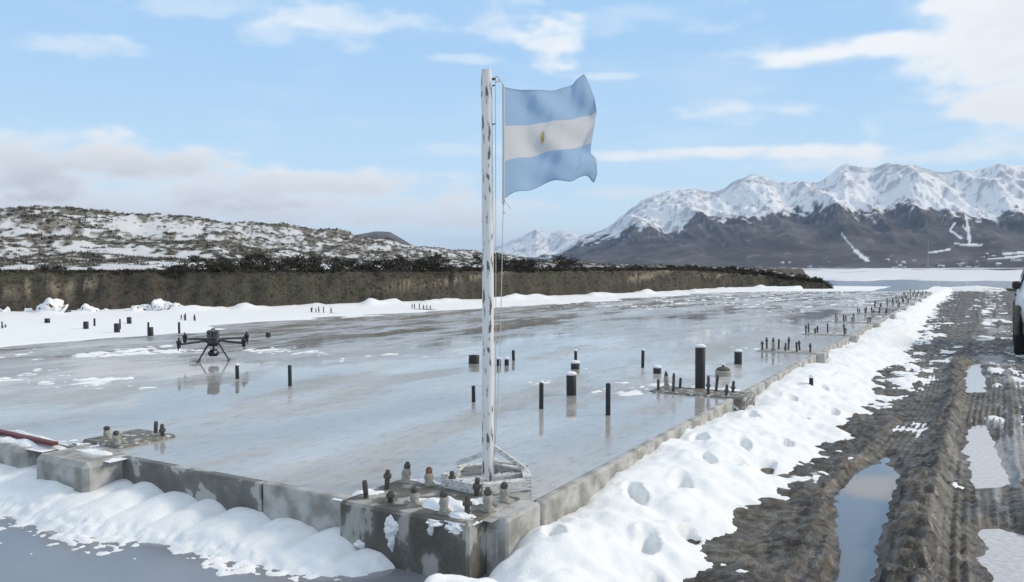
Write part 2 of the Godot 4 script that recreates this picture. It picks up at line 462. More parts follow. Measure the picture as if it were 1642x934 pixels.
func snow_h(x: float, z: float) -> float:
	var e := snow_edge(z) + n1.get_noise_2d(7.0, z * 16.0) * 0.16
	var q := x / e
	var top := -0.075 + n1.get_noise_2d(x * 6.0, z * 7.0) * 0.05 - 0.15 * exp(-pow((z - 0.12) / 0.24, 2.0)) * (1.0 - sm(0.1, 0.5, x)) + 0.02 * sin(z * 1.7)
	var h := lerpf(top, -0.33, sm(0.15, 1.25, q))
	h += n2.get_noise_2d(x * 18.0, z * 18.0) * 0.05 + n3.get_noise_2d(x * 45.0, z * 45.0) * 0.02 + n3.get_noise_2d(x * 100.0, z * 100.0) * 0.009
	for p in PRINTS:
		var dz: float = z - p[1]
		if absf(dz) > 0.4: continue
		var dx: float = x - p[0]
		var ca := cos(p[2])
		var sa := sin(p[2])
		var a := (dx * ca - dz * sa) / 0.047
		var b := (dx * sa + dz * ca) / 0.092
		a += n2.get_noise_2d(x * 40.0, z * 40.0) * 0.7
		b += n2.get_noise_2d(x * 40.0 + 90.0, z * 40.0) * 0.7
		var r := sqrt(a * a + b * b)
		if r < 2.2: h += -0.105 * (1.0 - sm(0.6, 1.15, r)) + 0.012 * exp(-pow((r - 1.45) / 0.3, 2.0))
	# slush thins out over the mud in ragged patches
	var over := sm(0.85, 1.15, q)
	if over > 0.0:
		var patch := n2.get_noise_2d(x * 13.0 + 30.0, z * 9.0) * 0.6 + n3.get_noise_2d(x * 36.0, z * 30.0) * 0.35 + n3.get_noise_2d(x * 95.0, z * 80.0) * 0.22 + n1.get_noise_2d(x * 5.0, z * 2.0 + 9.0) * 0.35
		var reach := clampf(1.45 - q, -0.5, 0.4) * 0.7 + 0.16 * sm(-6.0, -9.0, z) - 0.12 * sm(-5.5, -3.5, z)
		h = lerpf(h, mud_base(x, z) + (patch - 0.34 + reach) * 0.07, over)
		for k in 4:
			if boxes[k].grow(0.2).has_point(Vector2(x, z)) and puddle_dist(k, x, z) < 0.07: h = -0.5
	return h

func mud_base(x: float, z: float) -> float:
	return -0.285 + n1.get_noise_2d(x * 9.0, z * 4.0) * 0.05

# the earth bank: its foot, then the edge of the ground behind it
var bank := PackedVector2Array([Vector2(-34, 40), Vector2(-18.9, -7.3), Vector2(-15.4, -13.0), Vector2(-13.3, -20.0), Vector2(-10.3, -38.5), Vector2(-8.6, -45.4), Vector2(-5.2, -47.5), Vector2(-6.5, -52.0), Vector2(-13.0, -62.0), Vector2(-17, -95), Vector2(-30, -180), Vector2(-260, -260), Vector2(-260, 40)])
const RIDGE := [[-95.0, 8.3], [-82.0, 7.35], [-76.0, 6.7], [-67.0, 6.1], [-58.0, 5.6], [-50.0, 4.2], [-43.0, 3.1], [-36.0, 2.2], [-24.0, 1.85], [-18.0, 1.5], [-12.0, 1.15], [-6.0, 0.55], [-4.0, 0.35]]

func hill_h(x: float, z: float, d: float) -> float:
	# d: metres inside the bank's foot
	var top := 1.08 if x < -11.0 else lerpf(0.12, 1.08, clampf((x + 5.0) / -6.0, 0.0, 1.0))
	var h := lerpf(-0.25, top, sm(0.0, 0.75, d + n1.get_noise_2d(x * 8.0, z * 8.0) * 0.25))
	if d > 0.6:
		var r := table(RIDGE, x)
		var away := Vector2(x - EYE.x, z - EYE.z).length()
		h += (r - top) * sm(0.0, lerpf(62.0, 30.0, clampf((x + 50.0) / 25.0, 0.0, 1.0)), d) * (1.0 - 0.95 * sm(86.0, 135.0, away)) if r > top else 0.0
		var big := sm(2.0, 30.0, d)
		h += n1.get_noise_2d(x * 0.9, z * 0.9) * 0.9 * big * clampf((r - 1.0) / 3.0, 0.15, 1.0) + n2.get_noise_2d(x * 3.0, z * 3.0) * 0.22 * sm(0.6, 3.0, d)
	else:
		h += n2.get_noise_2d(x * 9.0, z * 9.0) * 0.10 * sm(0.0, 0.3, d)
	return h

# ---------------------------------------------------------------- the build
func _ready() -> void:
	rng.seed = 7
	for n in [[n1, 1], [n2, 2], [n3, 3]]:
		n[0].seed = n[1]
		n[0].frequency = 0.1
		n[0].fractal_octaves = 3
	nr.seed = 4
	nr.frequency = 0.01
	nr.fractal_type = FastNoiseLite.FRACTAL_RIDGED
	nr.fractal_octaves = 5
	for p in PUDDLES:
		var r := PackedVector2Array()
		for v in p: r.append(Vector2(v[0], v[1]))
		rings.append(r)
		var b := Rect2(r[0], Vector2.ZERO)
		for v in r: b = b.expand(v)
		boxes.append(b)
	# camera
	var cam := Camera3D.new()
	cam.name = "camera"
	add_child(cam)
	cam.position = EYE
	cam.rotation_degrees = Vector3(-1.63, 29.85, 0)
	cam.fov = 39.52
	cam.near = 0.05
	cam.far = 40000.0
	cam.current = true
	# sky, exposure, haze
	var we := WorldEnvironment.new()
	we.name = "environment"
	var env := Environment.new()
	env.background_mode = Environment.BG_SKY
	env.sky = Sky.new()
	env.sky.sky_material = make_sky()
	env.tonemap_mode = Environment.TONE_MAPPER_LINEAR
	env.tonemap_exposure = 1.44
	env.background_energy_multiplier = 1.0
	env.fog_enabled = true
	env.fog_density = 0.000042
	env.fog_light_color = Color(0.72, 0.83, 1.0)
	env.sdfgi_enabled = true
	env.ssao_enabled = true
	env.ssil_enabled = true
	we.environment = env
	add_child(we)
	# a low sun ahead on the right, softened by thin cloud
	var sun := DirectionalLight3D.new()
	sun.name = "sun"
	sun.light_energy = 0.5
	sun.light_color = Color(1.0, 0.94, 0.84)
	sun.light_angular_distance = 12.0
	sun.shadow_enabled = true
	add_child(sun)
	sun.look_at_from_position(Vector3.ZERO, -Vector3(sin(deg_to_rad(52)), 0.62, -cos(deg_to_rad(52))))
	materials()
	print("sky ", Time.get_ticks_msec())
	mountains()
	print("mountains ", Time.get_ticks_msec())
	plains()
	hillside()
	print("hill ", Time.get_ticks_msec())
	road_and_snow()
	print("road ", Time.get_ticks_msec())
	slab()
	footings()
	flagpole()
	flag()
	pipes()
	drone()
	small_things()
	car()
	town()
	print("things ", Time.get_ticks_msec())
	shrubs()
	print("end ", Time.get_ticks_msec())

# ---------------------------------------------------------------- far away
const SKYLINE := [[-31.65, 1.23], [-30.77, 1.54], [-29.0, 2.0], [-26.4, 2.0], [-25.06, 2.2], [-23.76, 2.53], [-23.11, 2.84], [-20.74, 4.67], [-19.89, 5.01], [-17.36, 5.47], [-16.1, 5.11], [-15.07, 5.5], [-13.45, 6.12], [-11.65, 5.74], [-9.3, 5.65], [-7.6, 6.71], [-5.93, 6.39], [-3.41, 6.42], [-2.01, 5.8], [-0.33, 5.86], [0.98, 6.23], [2.32, 6.0], [6.0, 6.4], [10.0, 5.8], [16.0, 5.5], [22.0, 4.0]]
const TREES := [[-31.0, 0.6], [-27.25, 1.32], [-24.63, 2.15], [-22.02, 2.0], [-20.3, 2.25], [-17.76, 2.85], [-14.85, 3.3], [-13.63, 3.1], [-9.67, 3.7], [-7.38, 3.4], [-5.4, 3.7], [-4.45, 4.2], [-2.33, 3.5], [-0.96, 2.95], [0.37, 3.0], [2.36, 3.4], [8.0, 3.4], [22.0, 2.6]]

func mount_h(az: float, r: float, r0: float, r1: float, line: Array) -> Array:
	var a := deg_to_rad(az)
	var x := EYE.x + sin(a) * r
	var z := EYE.z - cos(a) * r
	var q := (r - r0) / (r1 - r0)
	var crest := tan(deg_to_rad(table(line, az))) * r1
	var p := 0.0
	if q <= 1.0: p = pow(maxf(q, 0.0), 1.25) * (0.75 + 0.25 * q)
	else: p = maxf(0.0, 1.0 - (q - 1.0) * 0.9)
	var arc := a * 6600.0
	var spur := nr.get_noise_2d(arc * 0.085 + r * 0.02, r * 0.018)
	var rough := nr.get_noise_2d(x * 0.10 + 400.0, z * 0.07)
	var mid := clampf(sin(PI * minf(q, 1.0)), 0.0, 1.0)
	var h := crest * p * (1.0 + spur * 0.42 * mid) + rough * crest * 0.05 * sm(0.25, 0.9, q) + n3.get_noise_2d(x * 0.05, z * 0.05) * crest * 0.03 * sm(0.2, 0.8, q)
	h += n1.get_noise_2d(x * 0.02, z * 0.02) * 25.0 * mid
	return [h, rough, spur]

func range_mesh(az0: float, az1: float, na: int, r0: float, r1: float, r2: float, nr_: int, snowy: bool, line: Array, trees: Array) -> ArrayMesh:
	var pos := PackedVector3Array()
	var col := PackedColorArray()
	var cuts := [[[-7.74, 2.24], [-6.9, 1.1], 0.05], [[-6.9, 1.1], [-6.2, 0.5], 0.13], [[-0.62, 3.2], [-0.42, 1.6], 0.10], [[-0.8, 2.6], [-0.45, 2.1], 0.05], [[-1.25, 2.75], [-1.5, 2.35], 0.06], [[-1.5, 2.35], [-0.9, 1.85], 0.06], [[-1.2, 1.50], [0.2, 1.42], 0.07], [[-2.6, 0.95], [-1.5, 1.15], 0.06], [[1.4, 0.85], [3.0, 1.0], 0.08], [[0.6, 0.55], [2.6, 0.75], 0.07]]
	for j in nr_:
		var r := lerpf(r0, r2, pow(float(j) / (nr_ - 1), 0.85))
		var q := (r - r0) / (r1 - r0)
		for i in na:
			var az := lerpf(az0, az1, float(i) / (na - 1))
			var a := deg_to_rad(az)
			var x := EYE.x + sin(a) * r
			var z := EYE.z - cos(a) * r
			var mh := mount_h(az, r, r0, r1, line)
			var h: float = mh[0]
			var rough: float = mh[1]
			var spur: float = mh[2]
			pos.append(Vector3(x, h - 4.0, z))
			# forest below, snow above, bare rock showing through where it is steep and wind-swept
			var tl := tan(deg_to_rad(table(trees, az))) * (r0 + (r1 - r0) * 0.60)
			var edge := n2.get_noise_2d(x * 0.045, z * 0.016) * 55.0 + n3.get_noise_2d(x * 0.18, z * 0.10) * 40.0 + spur * 80.0
			var t := sm(-14.0, 14.0, h - tl - edge)
			var v := n3.get_noise_2d(x * 0.10, z * 0.05)
			var v2 := n2.get_noise_2d(x * 0.02, z * 0.014)
			var wood := Color(0.050, 0.047, 0.046).lerp(Color(0.135, 0.128, 0.124), clampf(v * 0.5 + v2 * 0.9 + 0.22, 0.0, 1.0))
			wood = wood.lerp(Color(0.6, 0.6, 0.62), sm(0.42, 0.6, v) * 0.12)
			var gully := n2.get_noise_2d(a * 6600.0 * 0.35, r * 0.035)
			edge += n3.get_noise_2d(a * 6600.0 * 0.14 + r * 0.06, r * 0.03) * 60.0
			t = sm(-12.0, 12.0, h - tl - edge)
			var rocky := sm(0.10, 0.34, gully * 0.35 + spur * 0.25 +  rough * 0.4 + n2.get_noise_2d(x * 0.10 + 70.0, z * 0.05) * 0.8 + n1.get_noise_2d(x * 0.012, z * 0.012) * 0.5 - 0.16 + 0.10 * sm(0.7, 1.0, q))
			var white := Color(0.90, 0.905, 0.92).lerp(Color(0.26, 0.26, 0.29), rocky * 0.55)
			wood = wood.lerp(Color(0.64, 0.64, 0.65), sm(0.28, 0.55, gully) * 0.30 * sm(-0.45, 0.0, (h - tl) / maxf(tl, 1.0)))
			var c := wood.lerp(white, t)
			if snowy and t < 0.6:
				var el := rad_to_deg(atan2(h - 4.0 - 1.2, r))
				for k in cuts:
					var s0 := Vector2(k[0][0], k[0][1])
					var s1 := Vector2(k[1][0], k[1][1])
					var near := Geometry2D.get_closest_point_to_segment(Vector2(az, el), s0, s1)
					if near.distance_to(Vector2(az, el)) < k[2] * (0.8 + 0.5 * v): c = Color(0.80, 0.81, 0.83)
			col.append(c)
	return sheet(na, nr_, pos, col)

func mountains() -> void:
	structure("mountain", range_mesh(-27.5, 15.0, 620, 3300.0, 6600.0, 8200.0, 190, true, [[-27.6, 0.4]] + SKYLINE.slice(4), TREES), M.mount, "snow-capped mountain range with dark forested lower slopes")
	structure("mountain", range_mesh(-36.0, -19.0, 200, 7600.0, 11500.0, 13500.0, 90, false, [[-36.0, 0.9], [-31.65, 1.3], [-30.77, 1.55], [-29.0, 2.25], [-28.13, 2.72], [-27.2, 2.45], [-26.38, 2.60], [-25.0, 2.3], [-23.0, 2.4], [-19.0, 1.5]], [[-36.0, 0.4], [-28.0, 0.9], [-19.0, 1.0]]), M.mount, "small distant white peaks beyond the main mountain range")
	structure("hill", range_mesh(-45.0, -33.0, 90, 1500.0, 2400.0, 3000.0, 40, false, [[-45.0, 1.2], [-41.2, 2.3], [-39.4, 2.62], [-38.4, 2.55], [-36.9, 1.7], [-33.0, 0.6]], [[-45.0, 9.0], [-33.0, 9.0]]), M.mount, "far bluish wooded hill peeping over the near hillside")

func plains() -> void:
	# the level far shore with dark belts of scrub
	var pos := PackedVector3Array()
	var col := PackedColorArray()
	var na := 360
	var nq := 90
	for j in nq:
		var r := 360.0 * pow(4200.0 / 360.0, float(j) / (nq - 1))
		for i in na:
			var az := lerpf(-50.0, 25.0, float(i) / (na - 1))
			var a := deg_to_rad(az)
			var x := EYE.x + sin(a) * r
			var z := EYE.z - cos(a) * r
			var shore := 450.0 + n1.get_noise_2d(az * 3.0, 3.0) * 60.0
			var h := -5.8 + 1.6 * sm(shore - 8.0, shore + 14.0, r) + 5.5 * sm(500.0, 3600.0, r) + n1.get_noise_2d(x * 0.05, z * 0.05) * 1.6 * sm(400.0, 900.0, r)
			pos.append(Vector3(x, h, z))
			var s := n2.get_noise_2d(x * 0.02, z * 0.012) + n3.get_noise_2d(x * 0.11, z * 0.06) * 0.5
			var k := sm(0.10, 0.32, s + 0.30 * sm(700.0, 2600.0, r) - 0.05)
			col.append(Color(0.82, 0.83, 0.85).lerp(Color(0.06, 0.058, 0.065), k))
	structure("ground_far_shore", sheet(na, nq, pos, col), M.snow_far, "level snowy far shore with dark belts of scrub below the mountains")
	# the bay
	var sea := mat(Color(0.17, 0.19, 0.24), 0.18)
	sea.heightmap_enabled = true
	sea.uv1_triplanar = true
	sea.uv1_world_triplanar = true
	sea.uv1_scale = Vector3.ONE * 0.06
	sea.heightmap_texture = M.fine
	sea.heightmap_scale = 8.0
	var pm := PlaneMesh.new()
	pm.size = Vector2(24000, 24000)
	var s := structure("water", pm, sea, "grey still water of the bay behind the site")
	s.position = Vector3(0, -5.0, -9000)
	# the ground of the site: one sheet, falling to the bay past the end of the road
	pos = PackedVector3Array()
	col = PackedColorArray()
	na = 260
	nq = 110
	for j in nq:
		var r := 1.2 * pow(330.0, float(j) / (nq - 1))
		for i in na:
			var az := float(i) / (na - 1) * 360.0
			var a := deg_to_rad(az)
			var x := EYE.x + sin(a) * r
			var z := EYE.z - cos(a) * r
			var rim := 60.0 + n1.get_noise_2d(sin(a) * 40.0, cos(a) * 40.0) * 7.0
			var h := -0.40 + n1.get_noise_2d(x * 1.2, z * 1.2) * 0.15 - 6.6 * sm(rim, rim + 32.0, r) * sm(-10.0, -30.0, z)
			if r < 50.0: h = minf(h, -0.40)
			# a low heap of snow where the track ends
			h += 0.62 * exp(-pow((x - 0.4) / 2.2, 2.0) - pow((z + 61.0) / 3.0, 2.0)) + 0.4 * exp(-pow((x - 3.0) / 2.0, 2.0) - pow((z + 59.0) / 2.0, 2.0))
			pos.append(Vector3(x, h, z))
			var d := n2.get_noise_2d(x * 4.0, z * 4.0) * 0.6 + n1.get_noise_2d(x * 0.8, z * 0.8)
			col.append(Color(0.84, 0.845, 0.855).lerp(Color(0.09, 0.08, 0.06), sm(0.18, 0.32, d) * sm(66.0, 70.0, r)))
	end_grass()
	structure("ground", sheet(na, nq, pos, col), M.snow_far, "snow-covered ground of the site reaching to the bay")

func end_grass() -> void:
	var xs := []
	var cs := []
	for k in 900:
		var x := rng.randf_range(0.8, 9.0)
		var z := -58.0 + rng.randfn() * 0.7 - x * 0.1
		var s := rng.randf_range(0.10, 0.26)
		xs.append(Transform3D(Basis(Vector3.UP, rng.randf() * TAU).scaled(Vector3(s * 1.6, s, s * 1.6)), Vector3(x, -0.32, z)))
		cs.append(Color(0.06, 0.056, 0.035).lerp(Color(0.15, 0.13, 0.08), rng.randf()))
	scatter("rough_grass", "strip of rough olive grass where the muddy track ends", tuft_mesh(18, 8, 0.06), M.bush, xs, cs)

# ---------------------------------------------------------------- bank and hillside
func bank_in(x: float, z: float) -> float:
	return -poly_dist(Vector2(x, z), bank)

func hillside() -> void:
	var pos := PackedVector3Array()
	var col := PackedColorArray()
	var uv := PackedByteArray()
	var na := 580
	var rs := []
	var r := 17.0
	while r < 200.0:
		rs.append(r)
		r += 0.11 if r < 30.0 else (0.17 if r < 62.0 else r * (0.010 if r < 125.0 else 0.035))
	for rr in rs:
		for i in na:
			var az := lerpf(-86.0, -4.0, float(i) / (na - 1))
			var a := deg_to_rad(az)
			var x: float = EYE.x + sin(a) * rr
			var z: float = EYE.z - cos(a) * rr
			var d := bank_in(x, z)
			var h := hill_h(x, z, d) if d > -0.6 else -0.7
			pos.append(Vector3(x, h, z))
			uv.append(1 if d > -0.6 else 0)
			var c: Color
			if d < 0.95:
				# the cut face: dead grass and soil
				var t := n1.get_noise_2d(x * 1.6, z * 1.6 + h * 9.0) * 0.8 + n2.get_noise_2d(x * 7.0 + z * 4.0, h * 45.0) * 0.5 + n3.get_noise_2d(x * 30.0 + z * 22.0, h * 110.0) * 0.5
				c = Color(0.066, 0.058, 0.046).lerp(Color(0.110, 0.095, 0.072), clampf(t * 0.7 + 0.45, 0.0, 1.0))
				c = c.lerp(Color(0.085, 0.083, 0.052), sm(0.05, 0.4, n1.get_noise_2d(x * 2.2 + 90.0, z * 2.2 + h * 14.0)))
				c = c.lerp(Color(0.32, 0.27, 0.19), sm(0.22, 0.45, n2.get_noise_2d(x * 2.0, z * 2.0 + h * 20.0)) * sm(0.45, 0.75, h))
			else:
				var p := heath_at(x, z)
				var flat := exp(-pow((d - 5.0) / 2.6, 2.0)) * sm(-13.0, -17.0, x)
				var heath := sm(0.02, 0.22, p + 0.02 - flat * 0.7)
				var tone := clampf(n2.get_noise_2d(x * 1.5 + 30.0, z * 1.5) + 0.5, 0.0, 1.0)
				if d < 1.9: heath = maxf(heath, 1.0 - sm(1.3, 1.9, d + n2.get_noise_2d(x * 6.0, z * 6.0) * 0.7))
				c = Color(0.83, 0.835, 0.85).lerp(Color(0.17, 0.155, 0.13).lerp(Color(0.33, 0.305, 0.26), tone), heath)
			col.append(c)
	structure("hillside", sheet(na, rs.size(), pos, col, PackedVector2Array(), PackedVector2Array(), uv), M.turf, "snow-patched heath hillside above a cut earth bank")
	# snow lying between the slab and the foot of the bank, heaped against it
	pos = PackedVector3Array()
	var nx := 150
	var nz := 420
	for j in nz:
		var z := lerpf(7.0, -56.0, float(j) / (nz - 1))
		for i in nx:
			var x := lerpf(-24.0, -3.0, float(i) / (nx - 1))
			var edge := table([[-56.0, -2.2], [-43.0, -3.0], [-41.0, -5.0], [-36.0, -9.2], [-24.0, -9.9], [-15.6, -10.4], [-12.0, -11.6], [-6.0, -10.8], [-3.4, -10.4], [0.0, -9.4], [7.0, -8.5]], z)
			var q := edge - x + n1.get_noise_2d(x * 3.0, z * 1.6) * 1.0 + n2.get_noise_2d(x * 9.0, z * 5.0) * 0.4
			var h := -0.03 + 0.05 * sm(-0.6, 0.6, q) + 0.05 * sm(1.0, 5.0, q) + n2.get_noise_2d(x * 6.0, z * 6.0) * 0.012
			if q > 1.5:
				var d := bank_in(x, z)
				if d > -2.2:
					var heap := maxf(0.0, n1.get_noise_2d(x * 4.6, z * 4.6) * 0.7 + n2.get_noise_2d(x * 9.0, z * 9.0) * 0.3 - 0.06) * 0.42
					h += heap * exp(-pow((d + 0.25) / 0.55, 2.0)) + 0.05 * sm(-1.2, 0.0, d)
				if d > 0.9: h = -0.3
			if z > -0.06: h = -0.6
			pos.append(Vector3(x, h if z > -42.6 or x < -7.0 else minf(h, 0.02) - 0.05, z))
	structure("snow_field", sheet(nx, nz, pos), M.snow, "smooth snow lying between the slab and the earth bank")
	tufts()

func tuft_mesh(blades: int, sd: int, wide: float) -> ArrayMesh:
	var g := RandomNumberGenerator.new()
	g.seed = sd
	var st := stool()
	st.set_smooth_group(-1)
	for k in blades:
		var a := g.randf() * TAU
		var out := Vector3(cos(a), 0, sin(a))
		var side := Vector3(-out.z, 0, out.x) * wide * g.randf_range(0.6, 1.3)
		var root := Vector3(g.randf_range(-0.35, 0.35), -0.1, g.randf_range(-0.35, 0.35))
		var tip := root + out * g.randf_range(0.1, 0.5) + Vector3(0, g.randf_range(0.45, 1.0), 0)
		var s := g.randf_range(0.6, 1.3)
		st.set_color(Color(s, s, s))
		var mid := root.lerp(tip, 0.55) + Vector3(0, 0.12, 0)
		quad(st, root - side, root + side, mid + side * 0.8, mid - side * 0.8)
		tri(st, mid - side * 0.8, mid + side * 0.8, tip)
	return done(st)

func scatter(called: String, label: String, mesh: Mesh, m: Material, xs: Array, cs: Array) -> void:
	var mm := MultiMesh.new()
	mm.transform_format = MultiMesh.TRANSFORM_3D
	mm.use_colors = true
	mm.mesh = mesh
	mm.instance_count = xs.size()
	for i in xs.size():
		mm.set_instance_transform(i, xs[i])
		mm.set_instance_color(i, cs[i])
	var o := MultiMeshInstance3D.new()
	o.name = numbered(called)
	o.multimesh = mm
	o.material_override = m
	add_child(o)
	tag(o, label, called.replace("_", " "), "", "stuff")

func heath_at(x: float, z: float) -> float:
	return n1.get_noise_2d(x * 0.9, z * 0.9) * 0.7 + n2.get_noise_2d(x * 4.0, z * 4.0) * 0.6 + n3.get_noise_2d(x * 13.0, z * 13.0) * 0.75 + 0.03

func tufts() -> void:
	var xs := []
	var cs := []
	var xb := []
	var cb := []
	var tries := 0
	while xs.size() < 24000 and tries < 120000:
		tries += 1
		var a := deg_to_rad(rng.randf_range(-70.0, -8.0))
		var rr := 19.0 * pow(6.5, rng.randf())
		var x := EYE.x + sin(a) * rr
		var z := EYE.z - cos(a) * rr
		var d := bank_in(x, z)
		if d < 0.9: continue
		var p := heath_at(x, z)
		var flat := exp(-pow((d - 5.0) / 2.6, 2.0)) * sm(-13.0, -17.0, x)
		if p - flat * 0.7 + rng.randf_range(-0.12, 0.12) < 0.19: continue
		var s := rng.randf_range(0.08, 0.22) * (1.0 + maxf(0.0, d - 10.0) * 0.008)
		var b := Basis(Vector3.UP, rng.randf() * TAU).scaled(Vector3(s * rng.randf_range(1.0, 1.8), s * rng.randf_range(0.6, 1.2), s * 1.3))
		xs.append(Transform3D(b, Vector3(x, hill_h(x, z, d) - 0.03, z)))
		var t := rng.randf()
		cs.append(Color(0.14, 0.128, 0.105).lerp(Color(0.31, 0.285, 0.24), t) if rng.randf() > 0.2 else Color(0.06, 0.058, 0.045))
	scatter("heath_tussocks", "low brown heath tussocks poking through snow on the hillside", tuft_mesh(26, 3, 0.05), M.bush, xs, cs)
	# dead grass hanging on the cut face
	for k in 4500:
		var seg := rng.randi_range(0, 5)
		var e := bank[seg].lerp(bank[seg + 1], rng.randf())
		var dir := (bank[seg + 1] - bank[seg]).normalized()
		var inn := Vector2(dir.y, -dir.x)
		if not Geometry2D.is_point_in_polygon(e + inn * 0.5, bank): inn = -inn
		var w := rng.randf_range(0.12, 0.85)
		e += inn * w
		if Vector2(EYE.x, EYE.z).distance_to(e) > 75.0 or e.y > 12.0: continue
		var s := rng.randf_range(0.05, 0.11)
		xb.append(Transform3D(Basis(Vector3.UP, rng.randf() * TAU).scaled(Vector3(s, s, s)), Vector3(e.x, hill_h(e.x, e.y, bank_in(e.x, e.y)) - 0.01, e.y)))
		cb.append(Color(0.085, 0.072, 0.052).lerp(Color(0.19, 0.16, 0.11), pow(rng.randf(), 2.2)))
	# a fringe of dark crowberry along the lip of the bank
	var xd := []
	var cd := []
	for k in 5200:
		var seg := rng.randi_range(0, 5)
		var e := bank[seg].lerp(bank[seg + 1], rng.randf())
		var dir := (bank[seg + 1] - bank[seg]).normalized()
		var inn := Vector2(dir.y, -dir.x)
		if not Geometry2D.is_point_in_polygon(e + inn * 0.5, bank): inn = -inn
		e += inn * rng.randf_range(0.80, 1.35)
		if e.y > 12.0: continue
		var s := rng.randf_range(0.06, 0.15) if seg < 3 else rng.randf_range(0.12, 0.25)
		xd.append(Transform3D(Basis(Vector3.UP, rng.randf() * TAU).scaled(Vector3(s * 1.5, s, s * 1.5)), Vector3(e.x, hill_h(e.x, e.y, bank_in(e.x, e.y)) - 0.03, e.y)))
		cd.append(Color(0.034, 0.030, 0.024).lerp(Color(0.10, 0.084, 0.062), pow(rng.randf(), 2.0)))
	scatter("heath_fringe", "dark low heath fringing the lip of the earth bank", tuft_mesh(30, 6, 0.07), M.bush, xd, cd)
	scatter("dead_grass", "short dead brown grass on the cut face of the earth bank", tuft_mesh(16, 4, 0.045), M.bush, xb, cb)

func bush_mesh(sd: int, leaves: int) -> ArrayMesh:
	var g := RandomNumberGenerator.new()
	g.seed = sd
	var st := stool()
	st.set_smooth_group(-1)
	var clumps := []
	for k in 11:
		var a := g.randf() * TAU
		var q := sqrt(g.randf()) * 0.75
		clumps.append([Vector3(cos(a) * q, g.randf_range(0.15, 0.9) * (1.0 - q * 0.45), sin(a) * q), g.randf_range(0.16, 0.34)])
	for k in leaves:
		var c: Array = clumps[g.randi_range(0, clumps.size() - 1)]
		var v: Vector3 = Vector3(g.randfn(), g.randfn() * 0.8, g.randfn()).normalized() * c[1] * pow(g.randf(), 0.4)
		var p: Vector3 = c[0] + v
		if p.y < -0.02: continue
		var u := Vector3(g.randfn(), g.randfn(), g.randfn()).normalized()
		var w := u.cross(Vector3(g.randfn(), g.randfn(), g.randfn())).normalized()
		var s := g.randf_range(0.022, 0.05)
		var t := g.randf()
		st.set_color(Color(0.020, 0.020, 0.013).lerp(Color(0.065, 0.055, 0.038), t * t))
		quad(st, p - u * s * 1.5, p + w * s * 0.6, p + u * s * 1.5, p - w * s * 0.6)
	return done(st)

func shrubs() -> void:
	var kinds := []
	for k in 5:
		var t := Node3D.new()
		put("foliage", bush_mesh(100 + k, 1100), M.bush, t)
		var st := stool()
		for s in 6:
			var a := TAU * s / 6.0 + k
			tube(st, [Vector3(0, -0.15, 0), Vector3(cos(a) * 0.2, 0.25, sin(a) * 0.2), Vector3(cos(a) * 0.5, 0.6, sin(a) * 0.5)], [0.025, 0.018, 0.006], 5)
		put("stem", done(st), M.wood, t)
		kinds.append(t)
	# along the edge of the bank: px of the way along each stretch
	var spots := []
	var k := 0
	while spots.size() < 78 and k < 600:
		k += 1
		var seg: int = [1, 1, 2, 2, 2, 3, 3, 4, 5, 0][k % 10]
		var f := rng.randf()
		if seg == 0: f = rng.randf_range(0.85, 1.0)
		var e := bank[seg].lerp(bank[seg + 1], f)
		var dir := (bank[seg + 1] - bank[seg]).normalized()
		var inn := Vector2(dir.y, -dir.x)
		if not Geometry2D.is_point_in_polygon(e + inn * 0.5, bank): inn = -inn
		e += inn * rng.randf_range(0.95, 2.4)
		var az := rad_to_deg(atan2(e.x - EYE.x, -(e.y - EYE.z)))
		if az < -55.0 and rng.randf() > 0.25: continue
		var s := rng.randf_range(0.2, 0.36) if az < -51.0 else (rng.randf_range(0.3, 0.5) if az > -26.0 else rng.randf_range(0.42, 0.85))
		var clash := false
		for o in spots:
			if o[0].distance_to(e) < (s + o[1]) * 0.55: clash = true
		if clash: continue
		spots.append([e, s])
	for o in spots:
		var c: Node3D = kinds[rng.randi_range(0, 4)].duplicate()
		c.name = numbered("shrub")
		add_child(c)
		var e: Vector2 = o[0]
		c.position = Vector3(e.x, hill_h(e.x, e.y, bank_in(e.x, e.y)) - 0.05, e.y)
		c.rotation.y = rng.randf() * TAU
		c.scale = Vector3(o[1] * rng.randf_range(1.0, 1.5), o[1], o[1] * rng.randf_range(1.0, 1.4))
		tag(c, "dark leafy low shrub growing along the top edge of the earth bank", "shrub", "shrubs along the top of the earth bank")
	# a few on the skyline of the hill
	for q in [[-61.9, 88.0, 1.1], [-60.9, 90.0, 0.9], [-60.3, 92.0, 0.8], [-58.9, 90.0, 0.7], [-58.2, 93.0, 1.0], [-57.8, 90.0, 0.8]]:
		var a := deg_to_rad(q[0])
		var x: float = EYE.x + sin(a) * q[1]
		var z: float = EYE.z - cos(a) * q[1]
		var c: Node3D = kinds[rng.randi_range(0, 4)].duplicate()
		c.name = numbered("shrub")
		add_child(c)
		c.position = Vector3(x, hill_h(x, z, bank_in(x, z)) - 0.1, z)
		c.scale = Vector3(q[2] * 1.6, q[2] * 0.8, q[2] * 1.4)
		tag(c, "dark shrub standing on the skyline of the snowy hill", "shrub", "shrubs on the skyline of the hill")
	for t in kinds: t.free()

# ---------------------------------------------------------------- road, snow bank, puddles, pond
func z_steps(z0: float, z1: float, k: float) -> Array:
	var out := []
	var z := z0
	while z > z1:
		out.append(z)
		z -= maxf(0.014, (EYE.z - z) * k)
	out.append(z1)
	return out

func x_steps(cuts: Array) -> Array:
	# cuts: [from, step], ..., [end]
	var out := []
	for i in cuts.size() - 1:
		var x: float = cuts[i][0]
		while x < cuts[i + 1][0] - 1e-4:
			out.append(x)
			x += cuts[i][1]
	out.append(cuts[-1][0])
	return out

